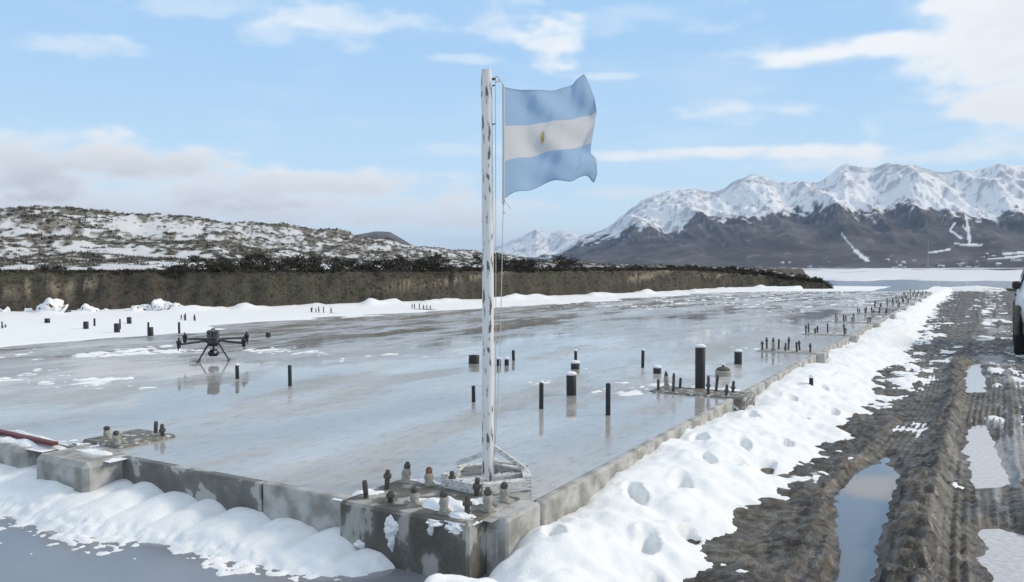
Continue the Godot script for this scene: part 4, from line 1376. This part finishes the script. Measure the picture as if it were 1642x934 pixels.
func flag() -> void:
	var a := deg_to_rad(29.85)
	var rt := Vector3(cos(a), 0, -sin(a))
	var o := POLE + rt * 0.088 + Vector3(0, 2.195, 0)
	var t := thing("flag", "light blue and white striped flag with a small gold sun, streaming from the pole", "flag", o)
	var weave := ntex(0.05, [[0.0, lg(0.82)], [0.5, lg(0.96)], [1.0, lg(1.0)]], 91)
	var cloth := func(c: Color) -> StandardMaterial3D:
		var m := tri_mat(c, 0.85, weave, 3.0)
		m.backlight_enabled = true
		m.backlight = Color(0.85, 0.85, 0.85)
		m.cull_mode = BaseMaterial3D.CULL_DISABLED
		return m
	var blue: StandardMaterial3D = cloth.call(Color(0.38, 0.55, 0.76))
	var white: StandardMaterial3D = cloth.call(Color(0.74, 0.74, 0.75))
	put("stripe", flag_strip(0.012, 1.0, 0.0, 0.345, 56, 18), blue, t).set_meta("label", "upper light blue stripe")
	put("stripe", flag_strip(0.012, 1.0, 0.345, 0.665, 56, 18), white, t).set_meta("label", "white middle stripe")
	put("stripe", flag_strip(0.012, 1.0, 0.665, 1.0, 56, 18), blue, t).set_meta("label", "lower light blue stripe with a frayed corner")
	var seam := mat(Color(0.10, 0.19, 0.36), 0.9)
	put("hem", flag_strip(0.01, 0.995, -0.004, 0.010, 56, 1, 0.0012), seam, t)
	put("hem", flag_strip(0.01, 0.985, 0.99, 1.003, 56, 1, 0.0012), seam, t)
	put("hem", flag_strip(0.988, 1.003, 0.0, 0.345, 1, 20, 0.0012), seam, t)
	put("hem", flag_strip(0.988, 1.003, 0.90, 1.0, 1, 8, 0.0012), seam, t)
	var st := stool()
	tube(st, [Vector3(0, 0.015, 0), Vector3(0.002, -0.3, 0.0), Vector3(0, -0.63, 0)] , [0.0075], 8)
	put("hoist_sleeve", done(st), tri_mat(Color(0.62, 0.62, 0.60), 0.9, weave, 4.0), t)
	# gold sun with wavy rays on both sides of the cloth
	var gold := mat(Color(0.50, 0.38, 0.13), 0.8)
	for side in [0.0015, -0.0015]:
		st = stool()
		st.set_smooth_group(-1)
		var cs := 0.43
		var ct := 0.50
		var at := func(r: float, an: float) -> Vector3:
			var s := cs + cos(an) * r * 0.42 / 0.86
			var tt := ct + sin(an) * r / 0.615
			var p := flag_pt(s, tt)
			return p + (flag_pt(s + 0.01, tt) - p).cross(flag_pt(s, tt + 0.01) - p).normalized() * side
		for k in 20: tri(st, at.call(0.0, 0.0), at.call(0.036, TAU * k / 20.0), at.call(0.036, TAU * (k + 1) / 20.0))
		for k in 16:
			var an := TAU * k / 16.0
			tri(st, at.call(0.038, an - 0.10), at.call(0.038, an + 0.10), at.call(0.060 if k % 2 == 0 else 0.052, an))
		put("sun_emblem", done(st), gold, t)
	# halyard: down from the pulley past the flag to the foot of the pole, and its return
	var rope := thing("halyard", "thin pale rope running from the pulley down beside the pole", "rope", POLE)
	var line := mat(Color(0.55, 0.54, 0.50), 0.9)
	st = stool()
	tube(st, [rt * 0.066 + Vector3(0, 2.243, 0), rt * 0.088 + Vector3(0, 2.205, 0)], [0.0022], 6)
	put("line", done(st), line, rope)
	st = stool()
	tube(st, [rt * 0.088 + Vector3(0, 1.57, 0), rt * 0.082 + Vector3(0, 1.3, 0), rt * 0.068 + Vector3(0, 0.7, 0), rt * 0.040 + Vector3(0, 0.16, 0)], [0.0022], 6)
	put("line", done(st), line, rope)
	st = stool()
	tube(st, [rt * 0.044 + Vector3(0, 2.243, 0), rt * 0.046 + Vector3(0, 1.4, 0), rt * 0.046 + Vector3(0, 0.8, 0), rt * 0.038 + Vector3(0, 0.17, 0)], [0.0018], 6)
	put("line", done(st), line, rope)
	st = stool()
	tube(st, [rt * 0.088 + Vector3(0, 1.585, 0), rt * 0.093 + Vector3(0, 1.57, 0), rt * 0.084 + Vector3(0, 1.56, 0), rt * 0.092 + Vector3(0, 1.548, 0)], [0.006, 0.008, 0.007, 0.004], 6)
	tube(st, [rt * 0.090 + Vector3(0, 1.57, 0), rt * 0.112 + Vector3(0, 1.55, 0), rt * 0.128 + Vector3(0, 1.527, 0)], [0.002], 5)
	tube(st, [rt * 0.088 + Vector3(0, 1.51, 0), rt * 0.100 + Vector3(0, 1.498, 0)], [0.004, 0.002], 5)
	put("knot", done(st), line, rope)

# ---------------------------------------------------------------- pipes
func pipes() -> void:
	# x, z, radius, height, snow on top, label
	var inner := "pipe stubs on the slab"
	var a := "thick black pipe stub standing in the snow near the earth bank"
	var b := "thin black pipe stub standing in the snow near the earth bank"
	var list := [
		[-14.77, -6.55, 0.052, 0.155, 0, a], [-12.96, -6.24, 0.048, 0.168, 0, a], [-13.43, -6.72, 0.019, 0.188, 0, b], [-11.75, -6.07, 0.051, 0.183, 0, a], [-12.39, -6.57, 0.015, 0.216, 0, b], [-13.46, -7.51, 0.046, 0.170, 0, a], [-11.01, -6.18, 0.017, 0.224, 0, b], [-10.51, -5.86, 0.049, 0.173, 0, a],
		[-10.53, -6.46, 0.020, 0.224, 0, "thin black pipe at the edge of the snow behind the drone"],
		[-5.01, -2.91, 0.020, 0.148, 1, "thin short black pipe with a snow cap just beside the drone"], [-4.14, -2.82, 0.019, 0.210, 0, "thin black pipe standing alone between drone and flagpole"],
		[-8.74, -6.88, 0.043, 0.076, 0, "low thick black pipe stub standing alone behind the drone"],
		[-1.98, -2.91, 0.017, 0.145, 0, "thin black pipe just beside the flagpole"], [-1.29, -2.90, 0.019, 0.223, 1, "thin black pipe with a snow cap beside a thick snow-capped one"], [-1.39, -3.70, 0.047, 0.194, 1, "thick black pipe with a snow cap behind two thin ones"], [-0.68, -2.91, 0.020, 0.259, 0, "tall thin leaning black pipe without snow nearest the slab edge"],
		[-3.56, -5.39, 0.067, 0.102, 0, "wide low black pipe stub in a pool behind the flagpole"], [-3.16, -5.33, 0.027, 0.084, 1, "small black stub, one of a touching pair with snow caps"], [-3.10, -5.42, 0.027, 0.077, 1, "small black stub, one of a touching pair with snow caps"], [-3.30, -5.94, 0.020, 0.130, 0, "thin black pipe behind a touching pair of stubs"],
		[-2.63, -6.41, 0.020, 0.114, 1, "thin black pipe with snow behind a low wide snow-capped stub"], [-2.21, -5.51, 0.052, 0.070, 1, "low wide black stub with a thick snow cap before a thin pipe"], [-1.56, -6.03, 0.019, 0.210, 1, "thin black pipe standing alone behind a low snow-capped stub"], [-1.23, -5.62, 0.046, 0.065, 1, "low thick black stub with snow cap before the bolted edge cap"],
		[-0.44, -4.65, 0.049, 0.419, 1, "tallest thick black pipe with a snow cap among anchor bolts"], [-0.66, -6.98, 0.047, 0.156, 1, "thick black pipe with snow between two bolted edge caps"],
	]
	for p in list:
		var t := thing("pipe_stub", p[5], "pipe", Vector3(p[0], 0, p[1]), 0.0, inner if p[0] > -10.0 else "pipe stubs in the snow near the bank")
		if p[5].begins_with("small black stub"): t.set_meta("group", "touching pair of stubs")
		var base := -0.03 if p[0] > -10.0 else 0.02
		var st := stool()
		var r: float = p[2]
		var h: float = p[3]
		lathe(st, Vector3.ZERO, [[r, base], [r, h - 0.003], [r - 0.002, h], [r * 0.86, h], [r * 0.84, h - 0.006], [r * 0.84, h - 0.05]], 20)
		var tube_part := put("tube", done(st), M.pipe_worn if r > 0.04 else M.pipe, t)
		t.rotation = Vector3(rng.randfn() * 0.012, rng.randf() * TAU, rng.randfn() * 0.012)
		st = stool()
		if p[4]:
			var k := 0.016 + r * 0.32
			lathe(st, Vector3(0, h - 0.002, 0), [[r * 0.7, -0.006], [r * 1.03, 0.0], [r * 1.10, k * 0.35], [r * 0.95, k * 0.75], [r * 0.55, k], [0.001, k * 1.06]], 14, 0.3)
			put("snow_cap", done(st), M.snow, t)
		else:
			lathe(st, Vector3.ZERO, [[r * 0.85, h - 0.02], [0.001, h - 0.018]], 14)
			put("plug", done(st), M.pipe, t)
	# a squat white-bodied vent with a mossy lid and a knob of snow
	var t := thing("vent_cap", "squat white vent with a green-brown domed lid and snow knob", "vent", Vector3(-0.52, 0, -5.78))
	var st := stool()
	lathe(st, Vector3.ZERO, [[0.085, -0.02], [0.088, 0.045], [0.082, 0.06], [0.06, 0.062]], 22)
	put("body", done(st), M.foam, t)
	st = stool()
	lathe(st, Vector3.ZERO, [[0.078, 0.055], [0.080, 0.066], [0.066, 0.085], [0.036, 0.098], [0.014, 0.102], [0.001, 0.102]], 22)
	put("lid", done(st), tri_mat(Color(0.12, 0.115, 0.07), 0.8, M.clod.albedo_texture, 4.0), t)
	st = stool()
	lathe(st, Vector3.ZERO, [[0.014, 0.098], [0.015, 0.118], [0.001, 0.12]], 10)
	put("knob", done(st), M.pipe, t)
	st = stool()
	lathe(st, Vector3.ZERO, [[0.015, 0.118], [0.02, 0.126], [0.012, 0.138], [0.001, 0.14]], 10, 0.3)
	put("snow_cap", done(st), M.snow, t)

# ---------------------------------------------------------------- drone
func drone() -> void:
	var t := thing("drone", "dark grey four-armed camera drone standing on the ice", "drone", Vector3(-6.62, 0.0, -3.95), deg_to_rad(29.85 + 14.0))
	t.scale = Vector3.ONE * 0.92
	var dark := mat(Color(0.042, 0.043, 0.047), 0.5)
	var grey_ := mat(Color(0.075, 0.078, 0.084), 0.5)
	var black := mat(Color(0.012, 0.012, 0.013), 0.4)
	var st := stool()
	bev(st, Vector3(0, 0.285, 0), Vector3(0.155, 0.08, 0.36), 0.025)
	bev(st, Vector3(0, 0.35, -0.02), Vector3(0.14, 0.07, 0.28), 0.025)
	put("body", done(st), dark, t)
	for s in [-1.0, 1.0]:
		st = stool()
		bev(st, Vector3(s * 0.038, 0.375, 0.10), Vector3(0.070, 0.13, 0.16), 0.012, Basis(Vector3.FORWARD, s * 0.10))
		var bat := put("battery", done(st), grey_, t)
		st = stool()
		bev(st, Vector3(s * 0.046, 0.40, 0.182), Vector3(0.03, 0.02, 0.008), 0.002)
		put("catch", done(st), black, bat)
	st = stool()
	bev(st, Vector3(0, 0.452, 0.06), Vector3(0.05, 0.022, 0.06), 0.008)
	put("antenna_dome", done(st), dark, t)
	st = stool()
	bev(st, Vector3(0, 0.232, 0.02), Vector3(0.14, 0.03, 0.22), 0.01)
	put("belly_plate", done(st), black, t)
	for q in [[-1.0, 1.0], [1.0, 1.0], [-1.0, -1.0], [1.0, -1.0]]:
		var root := Vector3(q[0] * 0.07, 0.285, q[1] * 0.13)
		var tip := Vector3(q[0] * 0.42, 0.29 if q[1] < 0 else 0.262, q[1] * 0.27)
		st = stool()
		tube(st, [root, root.lerp(tip, 0.12) + Vector3(0, 0.012, 0), tip], [0.022, 0.017, 0.014], 10)
		var arm := put("arm", done(st), dark, t)
		st = stool()
		lathe(st, tip, [[0.001, -0.045], [0.022, -0.045], [0.026, -0.02], [0.026, 0.01], [0.034, 0.018], [0.034, 0.048], [0.028, 0.056], [0.012, 0.062], [0.010, 0.095], [0.001, 0.097]], 14)
		put("motor", done(st), black, arm)
		# the two folded blades lie side by side along the arm
		for s in [-1.0, 1.0]:
			st = stool()
			var d := (root - tip).normalized()
			d.y = 0.0
			d = d.rotated(Vector3.UP, s * 0.14).normalized()
			var w := Vector3(-d.z, 0, d.x)
			var h := tip + Vector3(0, 0.07, 0)
			st.set_smooth_group(-1)
			var prof := [[0.0, 0.010], [0.05, 0.018], [0.13, 0.016], [0.2, 0.009]]
			for i in prof.size() - 1:
				var p0: Vector3 = h + d * prof[i][0]
				var p1: Vector3 = h + d * prof[i + 1][0]
				var up := Vector3(0, 0.0015, 0)
				quad(st, p0 - w * prof[i][1] + up, p0 + w * prof[i][1] + up, p1 + w * prof[i + 1][1] + up, p1 - w * prof[i + 1][1] + up)
				quad(st, p0 + w * prof[i][1] - up, p0 - w * prof[i][1] - up, p1 - w * prof[i + 1][1] - up, p1 + w * prof[i + 1][1] - up)
			put("propeller_blade", done(st), black, arm)
		st = stool()
		tube(st, [tip + Vector3(0, -0.04, 0), tip + Vector3(q[0] * 0.012, -0.082, q[1] * 0.01)], [0.009, 0.006], 8)
		put("antenna", done(st), black, arm)
	for s in [-1.0, 1.0]:
		st = stool()
		tube(st, [Vector3(s * 0.065, 0.25, 0.02), Vector3(s * 0.20, 0.012, 0.02)], [0.013, 0.010], 8)
		var leg := put("landing_leg", done(st), dark, t)
		st = stool()
		tube(st, [Vector3(s * 0.20, 0.012, -0.14), Vector3(s * 0.20, 0.012, 0.18)], [0.011], 8)
		put("skid", done(st), dark, leg)
	# camera hanging from a gimbal
	st = stool()
	tube(st, [Vector3(0, 0.225, 0.06), Vector3(0, 0.165, 0.06)], [0.014], 8)
	bev(st, Vector3(0, 0.16, 0.06), Vector3(0.10, 0.016, 0.03), 0.005)
	var gim := put("gimbal", done(st), black, t)
	st = stool()
	bev(st, Vector3(0, 0.115, 0.06), Vector3(0.14, 0.085, 0.09), 0.025)
	put("camera", done(st), black, gim)
	st = stool()
	tube(st, [Vector3(0.03, 0.135, 0.095), Vector3(0.03, 0.135, 0.113)], [0.02], 12)
	put("lens", done(st), mat(Color(0.45, 0.47, 0.5), 0.12, 0.6), gim)

# ---------------------------------------------------------------- odds and ends
func small_things() -> void:
	# post in the snow bank
	var ground := snow_h(0.37, -6.04)
	var t := thing("marker_stub", "small black stub with a snow cap standing in the snow bank", "pipe", Vector3(0.37, ground, -6.04))
	var st := stool()
	lathe(st, Vector3.ZERO, [[0.022, -0.06], [0.022, 0.07], [0.018, 0.075], [0.001, 0.075]], 14)
	put("tube", done(st), M.pipe, t)
	st = stool()
	lathe(st, Vector3.ZERO, [[0.018, 0.072], [0.026, 0.08], [0.024, 0.098], [0.010, 0.108], [0.001, 0.109]], 12, 0.4)
	put("snow_cap", done(st), M.snow, t)
	# a red strip lying along the edge at the left
	t = thing("red_strip", "dull red flat strip lying in snow on the slab's front edge", "strip", Vector3(-3.95, 0.024, 0.03), deg_to_rad(-3.0))
	st = stool()
	bev(st, Vector3(0, 0.008, 0), Vector3(1.15, 0.022, 0.05), 0.004)
	put("strip", done(st), tri_mat(Color(0.22, 0.045, 0.05), 0.6, M.board.albedo_texture, 3.0), t)
	put("snow_patch", patch_mesh(0.1, -0.07, 0.55, 0.07, 0.03, 8.0), M.snow, t, Vector3(0, -0.012, 0))
	# boulders with snow on them at the foot of the bank
	var rocks := [[-19.0, -7.9, 0.34], [-18.4, -8.2, 0.20], [-17.85, -8.5, 0.40], [-17.3, -9.0, 0.26], [-17.6, -9.7, 0.13], [-16.75, -9.95, 0.24], [-16.65, -10.45, 0.38], [-16.3, -10.75, 0.30], [-17.05, -10.2, 0.18]]
	for k in rocks.size():
		var r: float = rocks[k][2] * 0.78
		t = thing("boulder", "grey boulder under a snow cap at the foot of the earth bank", "boulder", Vector3(rocks[k][0], 0.04, rocks[k][1]), k * 1.3, "snowy boulders at the foot of the bank")
		put("rock", blob(r, k, -0.4, 1.0), M.rock, t)
		put("snow_cap", blob(r, k, 0.28 if k % 3 else 0.05, 1.07), M.snow, t)

# a rough boulder of radius r, or only its top above the given share of r
func blob(r: float, sd: int, from: float, grow: float) -> ArrayMesh:
	var st := stool()
	st.set_smooth_group(1)
	var at := func(i: int, j: int) -> Vector3:
		var a := TAU * (i % 16) / 16.0
		var e := lerpf(asin(from), PI / 2, j / 9.0)
		if from > 0.0: e += n2.get_noise_2d(cos(a) * 12.0 + sd * 40.0, sin(a) * 12.0) * 0.7 * (1.0 - j / 9.0)
		var d := Vector3(cos(a) * cos(e), sin(e), sin(a) * cos(e))
		var w := 1.0 + n1.get_noise_3d(d.x * 9.0 + sd * 31.0, d.y * 9.0, d.z * 9.0) * 0.9 + n2.get_noise_3d(d.x * 22.0 + sd * 13.0, d.y * 22.0, d.z * 22.0) * 0.25
		var p := d * r * w * grow
		p.y *= 0.85
		if grow > 1.0 and j == 0: p *= 0.93
		return p
	for j in 9:
		for i in 16: quad(st, at.call(i, j), at.call(i, j + 1), at.call(i + 1, j + 1), at.call(i + 1, j))
	return done(st)

# ---------------------------------------------------------------- parked car
func car() -> void:
	var t := thing("parked_car", "silver off-road car spattered with mud, parked on the muddy track", "car", Vector3(3.49, -0.315, -14.75), deg_to_rad(180.0 - 1.5))
	var paint := tri_mat(Color.WHITE, 0.35, ntex(0.02, [[0.0, lc(0.42, 0.42, 0.42)], [0.5, lc(0.58, 0.58, 0.575)], [1.0, lc(0.64, 0.64, 0.64)]], 95), 0.8)
	paint.metallic = 0.35
	paint.clearcoat_enabled = true
	var dirty := tri_mat(Color.WHITE, 0.85, ntex(0.03, [[0.0, lc(0.05, 0.047, 0.04)], [0.6, lc(0.10, 0.09, 0.08)], [1.0, lc(0.16, 0.15, 0.13)]], 96), 2.0, M.fine, 0.3)
	var tyre := tri_mat(Color.WHITE, 0.9, ntex(0.03, [[0.0, lg(0.012)], [0.7, lg(0.02)], [1.0, lc(0.06, 0.055, 0.05)]], 97), 4.0)
	var glass := mat(Color(0.02, 0.022, 0.025), 0.05)
	# the body as sections along its length (z, + is the rear), each a ring of (x, y)
	var ribs := []
	for s in [[-2.25, 0.66, 0.55, 0.90, 0.90, 0.0], [-2.05, 0.84, 0.42, 0.98, 0.98, 0.0], [-1.0, 0.92, 0.40, 1.05, 1.06, 0.0], [-0.75, 0.93, 0.40, 1.06, 1.12, 0.1], [0.05, 0.93, 0.40, 1.08, 1.72, 0.9], [1.2, 0.93, 0.40, 1.09, 1.76, 1.0], [1.95, 0.92, 0.42, 1.09, 1.72, 0.95], [2.16, 0.90, 0.46, 1.06, 1.30, 0.6], [2.22, 0.84, 0.55, 0.98, 1.06, 0.3]]:
		var w: float = s[1]
		var roof: float = lerpf(w * 0.9, 0.66, s[5])
		ribs.append([s[0], [Vector2(0, s[2]), Vector2(w * 0.86, s[2]), Vector2(w * 0.97, s[2] + 0.12), Vector2(w, lerpf(s[2], s[3], 0.6)), Vector2(w * 0.97, s[3]), Vector2(lerpf(w * 0.95, roof + 0.04, 0.5), lerpf(s[3], s[4], 0.5)), Vector2(roof, s[4] - 0.05 * s[5]), Vector2(roof * 0.85, s[4]), Vector2(0, s[4] + 0.02)]])
	var st := stool()
	st.set_smooth_group(1)
	for i in ribs.size() - 1:
		for k in 8:
			for sd in [-1.0, 1.0]:
				var a: Array = ribs[i]
				var b: Array = ribs[i + 1]
				var p0 := Vector3(sd * a[1][k].x, a[1][k].y, a[0])
				var p1 := Vector3(sd * a[1][k + 1].x, a[1][k + 1].y, a[0])
				var p2 := Vector3(sd * b[1][k + 1].x, b[1][k + 1].y, b[0])
				var p3 := Vector3(sd * b[1][k].x, b[1][k].y, b[0])
				if sd > 0: quad(st, p0, p1, p2, p3)
				else: quad(st, p3, p2, p1, p0)
	for e in [0, ribs.size() - 1]:
		for k in 8:
			var r: Array = ribs[e]
			quad(st, Vector3(-r[1][k].x, r[1][k].y, r[0]), Vector3(r[1][k].x, r[1][k].y, r[0]), Vector3(r[1][k + 1].x, r[1][k + 1].y, r[0]), Vector3(-r[1][k + 1].x, r[1][k + 1].y, r[0]))
	put("body", done(st), paint, t)
	for sd in [-1.0, 1.0]:
		for z in [[-0.45, 0.25], [0.33, 1.08], [1.18, 1.85]]:
			st = stool()
			st.set_smooth_group(-1)
			var lo := 1.13
			var hi := 1.58
			var xl := 0.905
			var xh := 0.765
			var z0: float = z[0]
			var z1: float = z[1]
			var slant := 0.34 if z0 < 0.0 else 0.0
			quad(st, Vector3(sd * xl, lo, z0), Vector3(sd * xl, lo, z1), Vector3(sd * xh, hi, z1), Vector3(sd * xh, hi, z0 + slant))
			put("window", done(st), glass, t)
		st = stool()
		bev(st, Vector3(sd * 0.93, 1.20, -0.42), Vector3(0.14, 0.14, 0.09), 0.03)
		put("mirror", done(st), M.pipe, t)
		for z in [0.18, 1.05]:
			st = stool()
			bev(st, Vector3(sd * 0.935, 1.0, z), Vector3(0.03, 0.03, 0.18), 0.01)
			put("door_handle", done(st), M.pipe, t)
		st = stool()
		bev(st, Vector3(sd * 0.905, 0.45, -0.05), Vector3(0.10, 0.12, 1.9), 0.03)
		put("sill", done(st), dirty, t)
		st = stool()
		bev(st, Vector3(sd * 0.78, 1.02, 2.15), Vector3(0.14, 0.30, 0.12), 0.02)
		put("tail_light", done(st), mat(Color(0.30, 0.02, 0.02), 0.2), t)
		for z in [-1.42, 1.38]:
			st = stool()
			var arch := []
			for k in 13:
				var an := PI * k / 12.0
				arch.append(Vector3(sd * 0.925, 0.38 + sin(an) * 0.45, z + cos(an) * 0.47))
			tube(st, arch, [0.045], 8)
			put("wheel_arch", done(st), dirty, t)
			var c := Vector3(sd * 0.83, 0.37, z)
			st = stool()
			var pr := []
			for p in [[0.22, -0.125], [0.33, -0.13], [0.365, -0.10], [0.37, 0.0], [0.365, 0.10], [0.33, 0.13], [0.22, 0.125]]: pr.append(p)
			lathe(st, Vector3.ZERO, pr, 28)
			var wheel := put("wheel", done(st), tyre, t, c)
			wheel.rotation.z = PI / 2
			st = stool()
			lathe(st, Vector3.ZERO, [[0.001, -sd * 0.10], [0.08, -sd * 0.11], [0.20, -sd * 0.085], [0.225, -sd * 0.125]], 20)
			put("rim", done(st), dirty, wheel)
	for e in [[2.24, 1.74], [-2.22, 1.70]]:
		st = stool()
		bev(st, Vector3(0, 0.52, e[0]), Vector3(e[1], 0.28, 0.18), 0.05)
		put("bumper", done(st), dirty, t)
	for sd in [-1.0, 1.0]:
		st = stool()
		bev(st, Vector3(sd * 0.66, 0.82, -2.17), Vector3(0.26, 0.13, 0.14), 0.03)
		put("headlight", done(st), mat(Color(0.5, 0.52, 0.55), 0.1, 0.3), t)
	st = stool()
	bev(st, Vector3(0, 0.78, -2.22), Vector3(0.9, 0.16, 0.08), 0.02)
	put("grille", done(st), M.pipe, t)
	st = stool()
	quad(st, Vector3(0.70, 1.13, -0.82), Vector3(-0.70, 1.13, -0.82), Vector3(-0.60, 1.66, -0.05), Vector3(0.60, 1.66, -0.05))
	put("windscreen", done(st), glass, t)
	st = stool()
	quad(st, Vector3(-0.62, 1.14, 2.19), Vector3(0.62, 1.14, 2.19), Vector3(0.55, 1.6, 2.075), Vector3(-0.55, 1.6, 2.075))
	put("rear_window", done(st), glass, t)

# ---------------------------------------------------------------- the far town
func town() -> void:
	var tones := [Color(0.62, 0.62, 0.62), Color(0.5, 0.46, 0.42), Color(0.32, 0.20, 0.17), Color(0.7, 0.7, 0.7), Color(0.25, 0.28, 0.34)]
	var walls := []
	for c in tones: walls.append(mat(c, 0.9))
	var roofs := [mat(Color(0.78, 0.79, 0.81), 0.9), mat(Color(0.16, 0.10, 0.09), 0.9), mat(Color(0.2, 0.21, 0.23), 0.9)]
	var line: Array = [[-27.6, 0.4]] + SKYLINE.slice(4)
	for k in 46:
		var az := rng.randf_range(-4.6, 3.2) if k > 8 else rng.randf_range(-12.0, -4.0)
		var r := rng.randf_range(3330.0, 3620.0)
		if k % 5 == 0 and az > 0.0: r = rng.randf_range(3650.0, 3900.0)
		var a := deg_to_rad(az)
		var y: float = mount_h(az, r, 3300.0, 6600.0, line)[0] - 4.5
		var t := thing("house", "tiny far-off house of the town at the foot of the mountains", "house", Vector3(EYE.x + sin(a) * r, y, EYE.z - cos(a) * r), rng.randf() * TAU, "houses of the far town")
		var w := rng.randf_range(10.0, 22.0)
		var d := rng.randf_range(9.0, 14.0)
		var h := rng.randf_range(5.0, 10.0)
		var st := stool()
		bev(st, Vector3(0, h * 0.5 - 2.0, 0), Vector3(w, h + 4.0, d), 0.1)
		put("wall", done(st), walls[rng.randi_range(0, 4)], t)
		st = stool()
		st.set_smooth_group(-1)
		var e := 0.6
		var p := [Vector3(-w / 2 - e, h, -d / 2 - e), Vector3(w / 2 + e, h, -d / 2 - e), Vector3(w / 2 + e, h, d / 2 + e), Vector3(-w / 2 - e, h, d / 2 + e), Vector3(-w / 2 - e, h + d * 0.3, 0), Vector3(w / 2 + e, h + d * 0.3, 0)]
		quad(st, p[0], p[1], p[5], p[4])
		quad(st, p[2], p[3], p[4], p[5])
		tri(st, p[1], p[2], p[5])
		tri(st, p[3], p[0], p[4])
		quad(st, p[3], p[2], p[1], p[0])
		put("roof", done(st), roofs[rng.randi_range(0, 2)], t)
	# a slender radio mast
	var am := deg_to_rad(-2.68)
	var rm := 1900.0
	var t := thing("radio_mast", "slender grey radio mast standing before the forested slope", "mast", Vector3(EYE.x + sin(am) * rm, -2.5, EYE.z - cos(am) * rm))
	var st := stool()
	for k in 3:
		var an := TAU * k / 3.0
		tube(st, [Vector3(cos(an) * 1.4, -2.0, sin(an) * 1.4), Vector3(cos(an) * 0.3, 62.0, sin(an) * 0.3)], [0.22, 0.16], 6)
	for k in 20:
		var y := k * 3.1
		var q := lerpf(1.4, 0.3, y / 62.0)
		for m in 3:
			var a0 := TAU * m / 3.0
			var a1 := TAU * (m + 1) / 3.0
			tube(st, [Vector3(cos(a0) * q, y, sin(a0) * q), Vector3(cos(a1) * q * 0.95, y + 3.0, sin(a1) * q * 0.95)], [0.09], 4)
	put("lattice", done(st), mat(Color(0.4, 0.4, 0.42), 0.6), t)
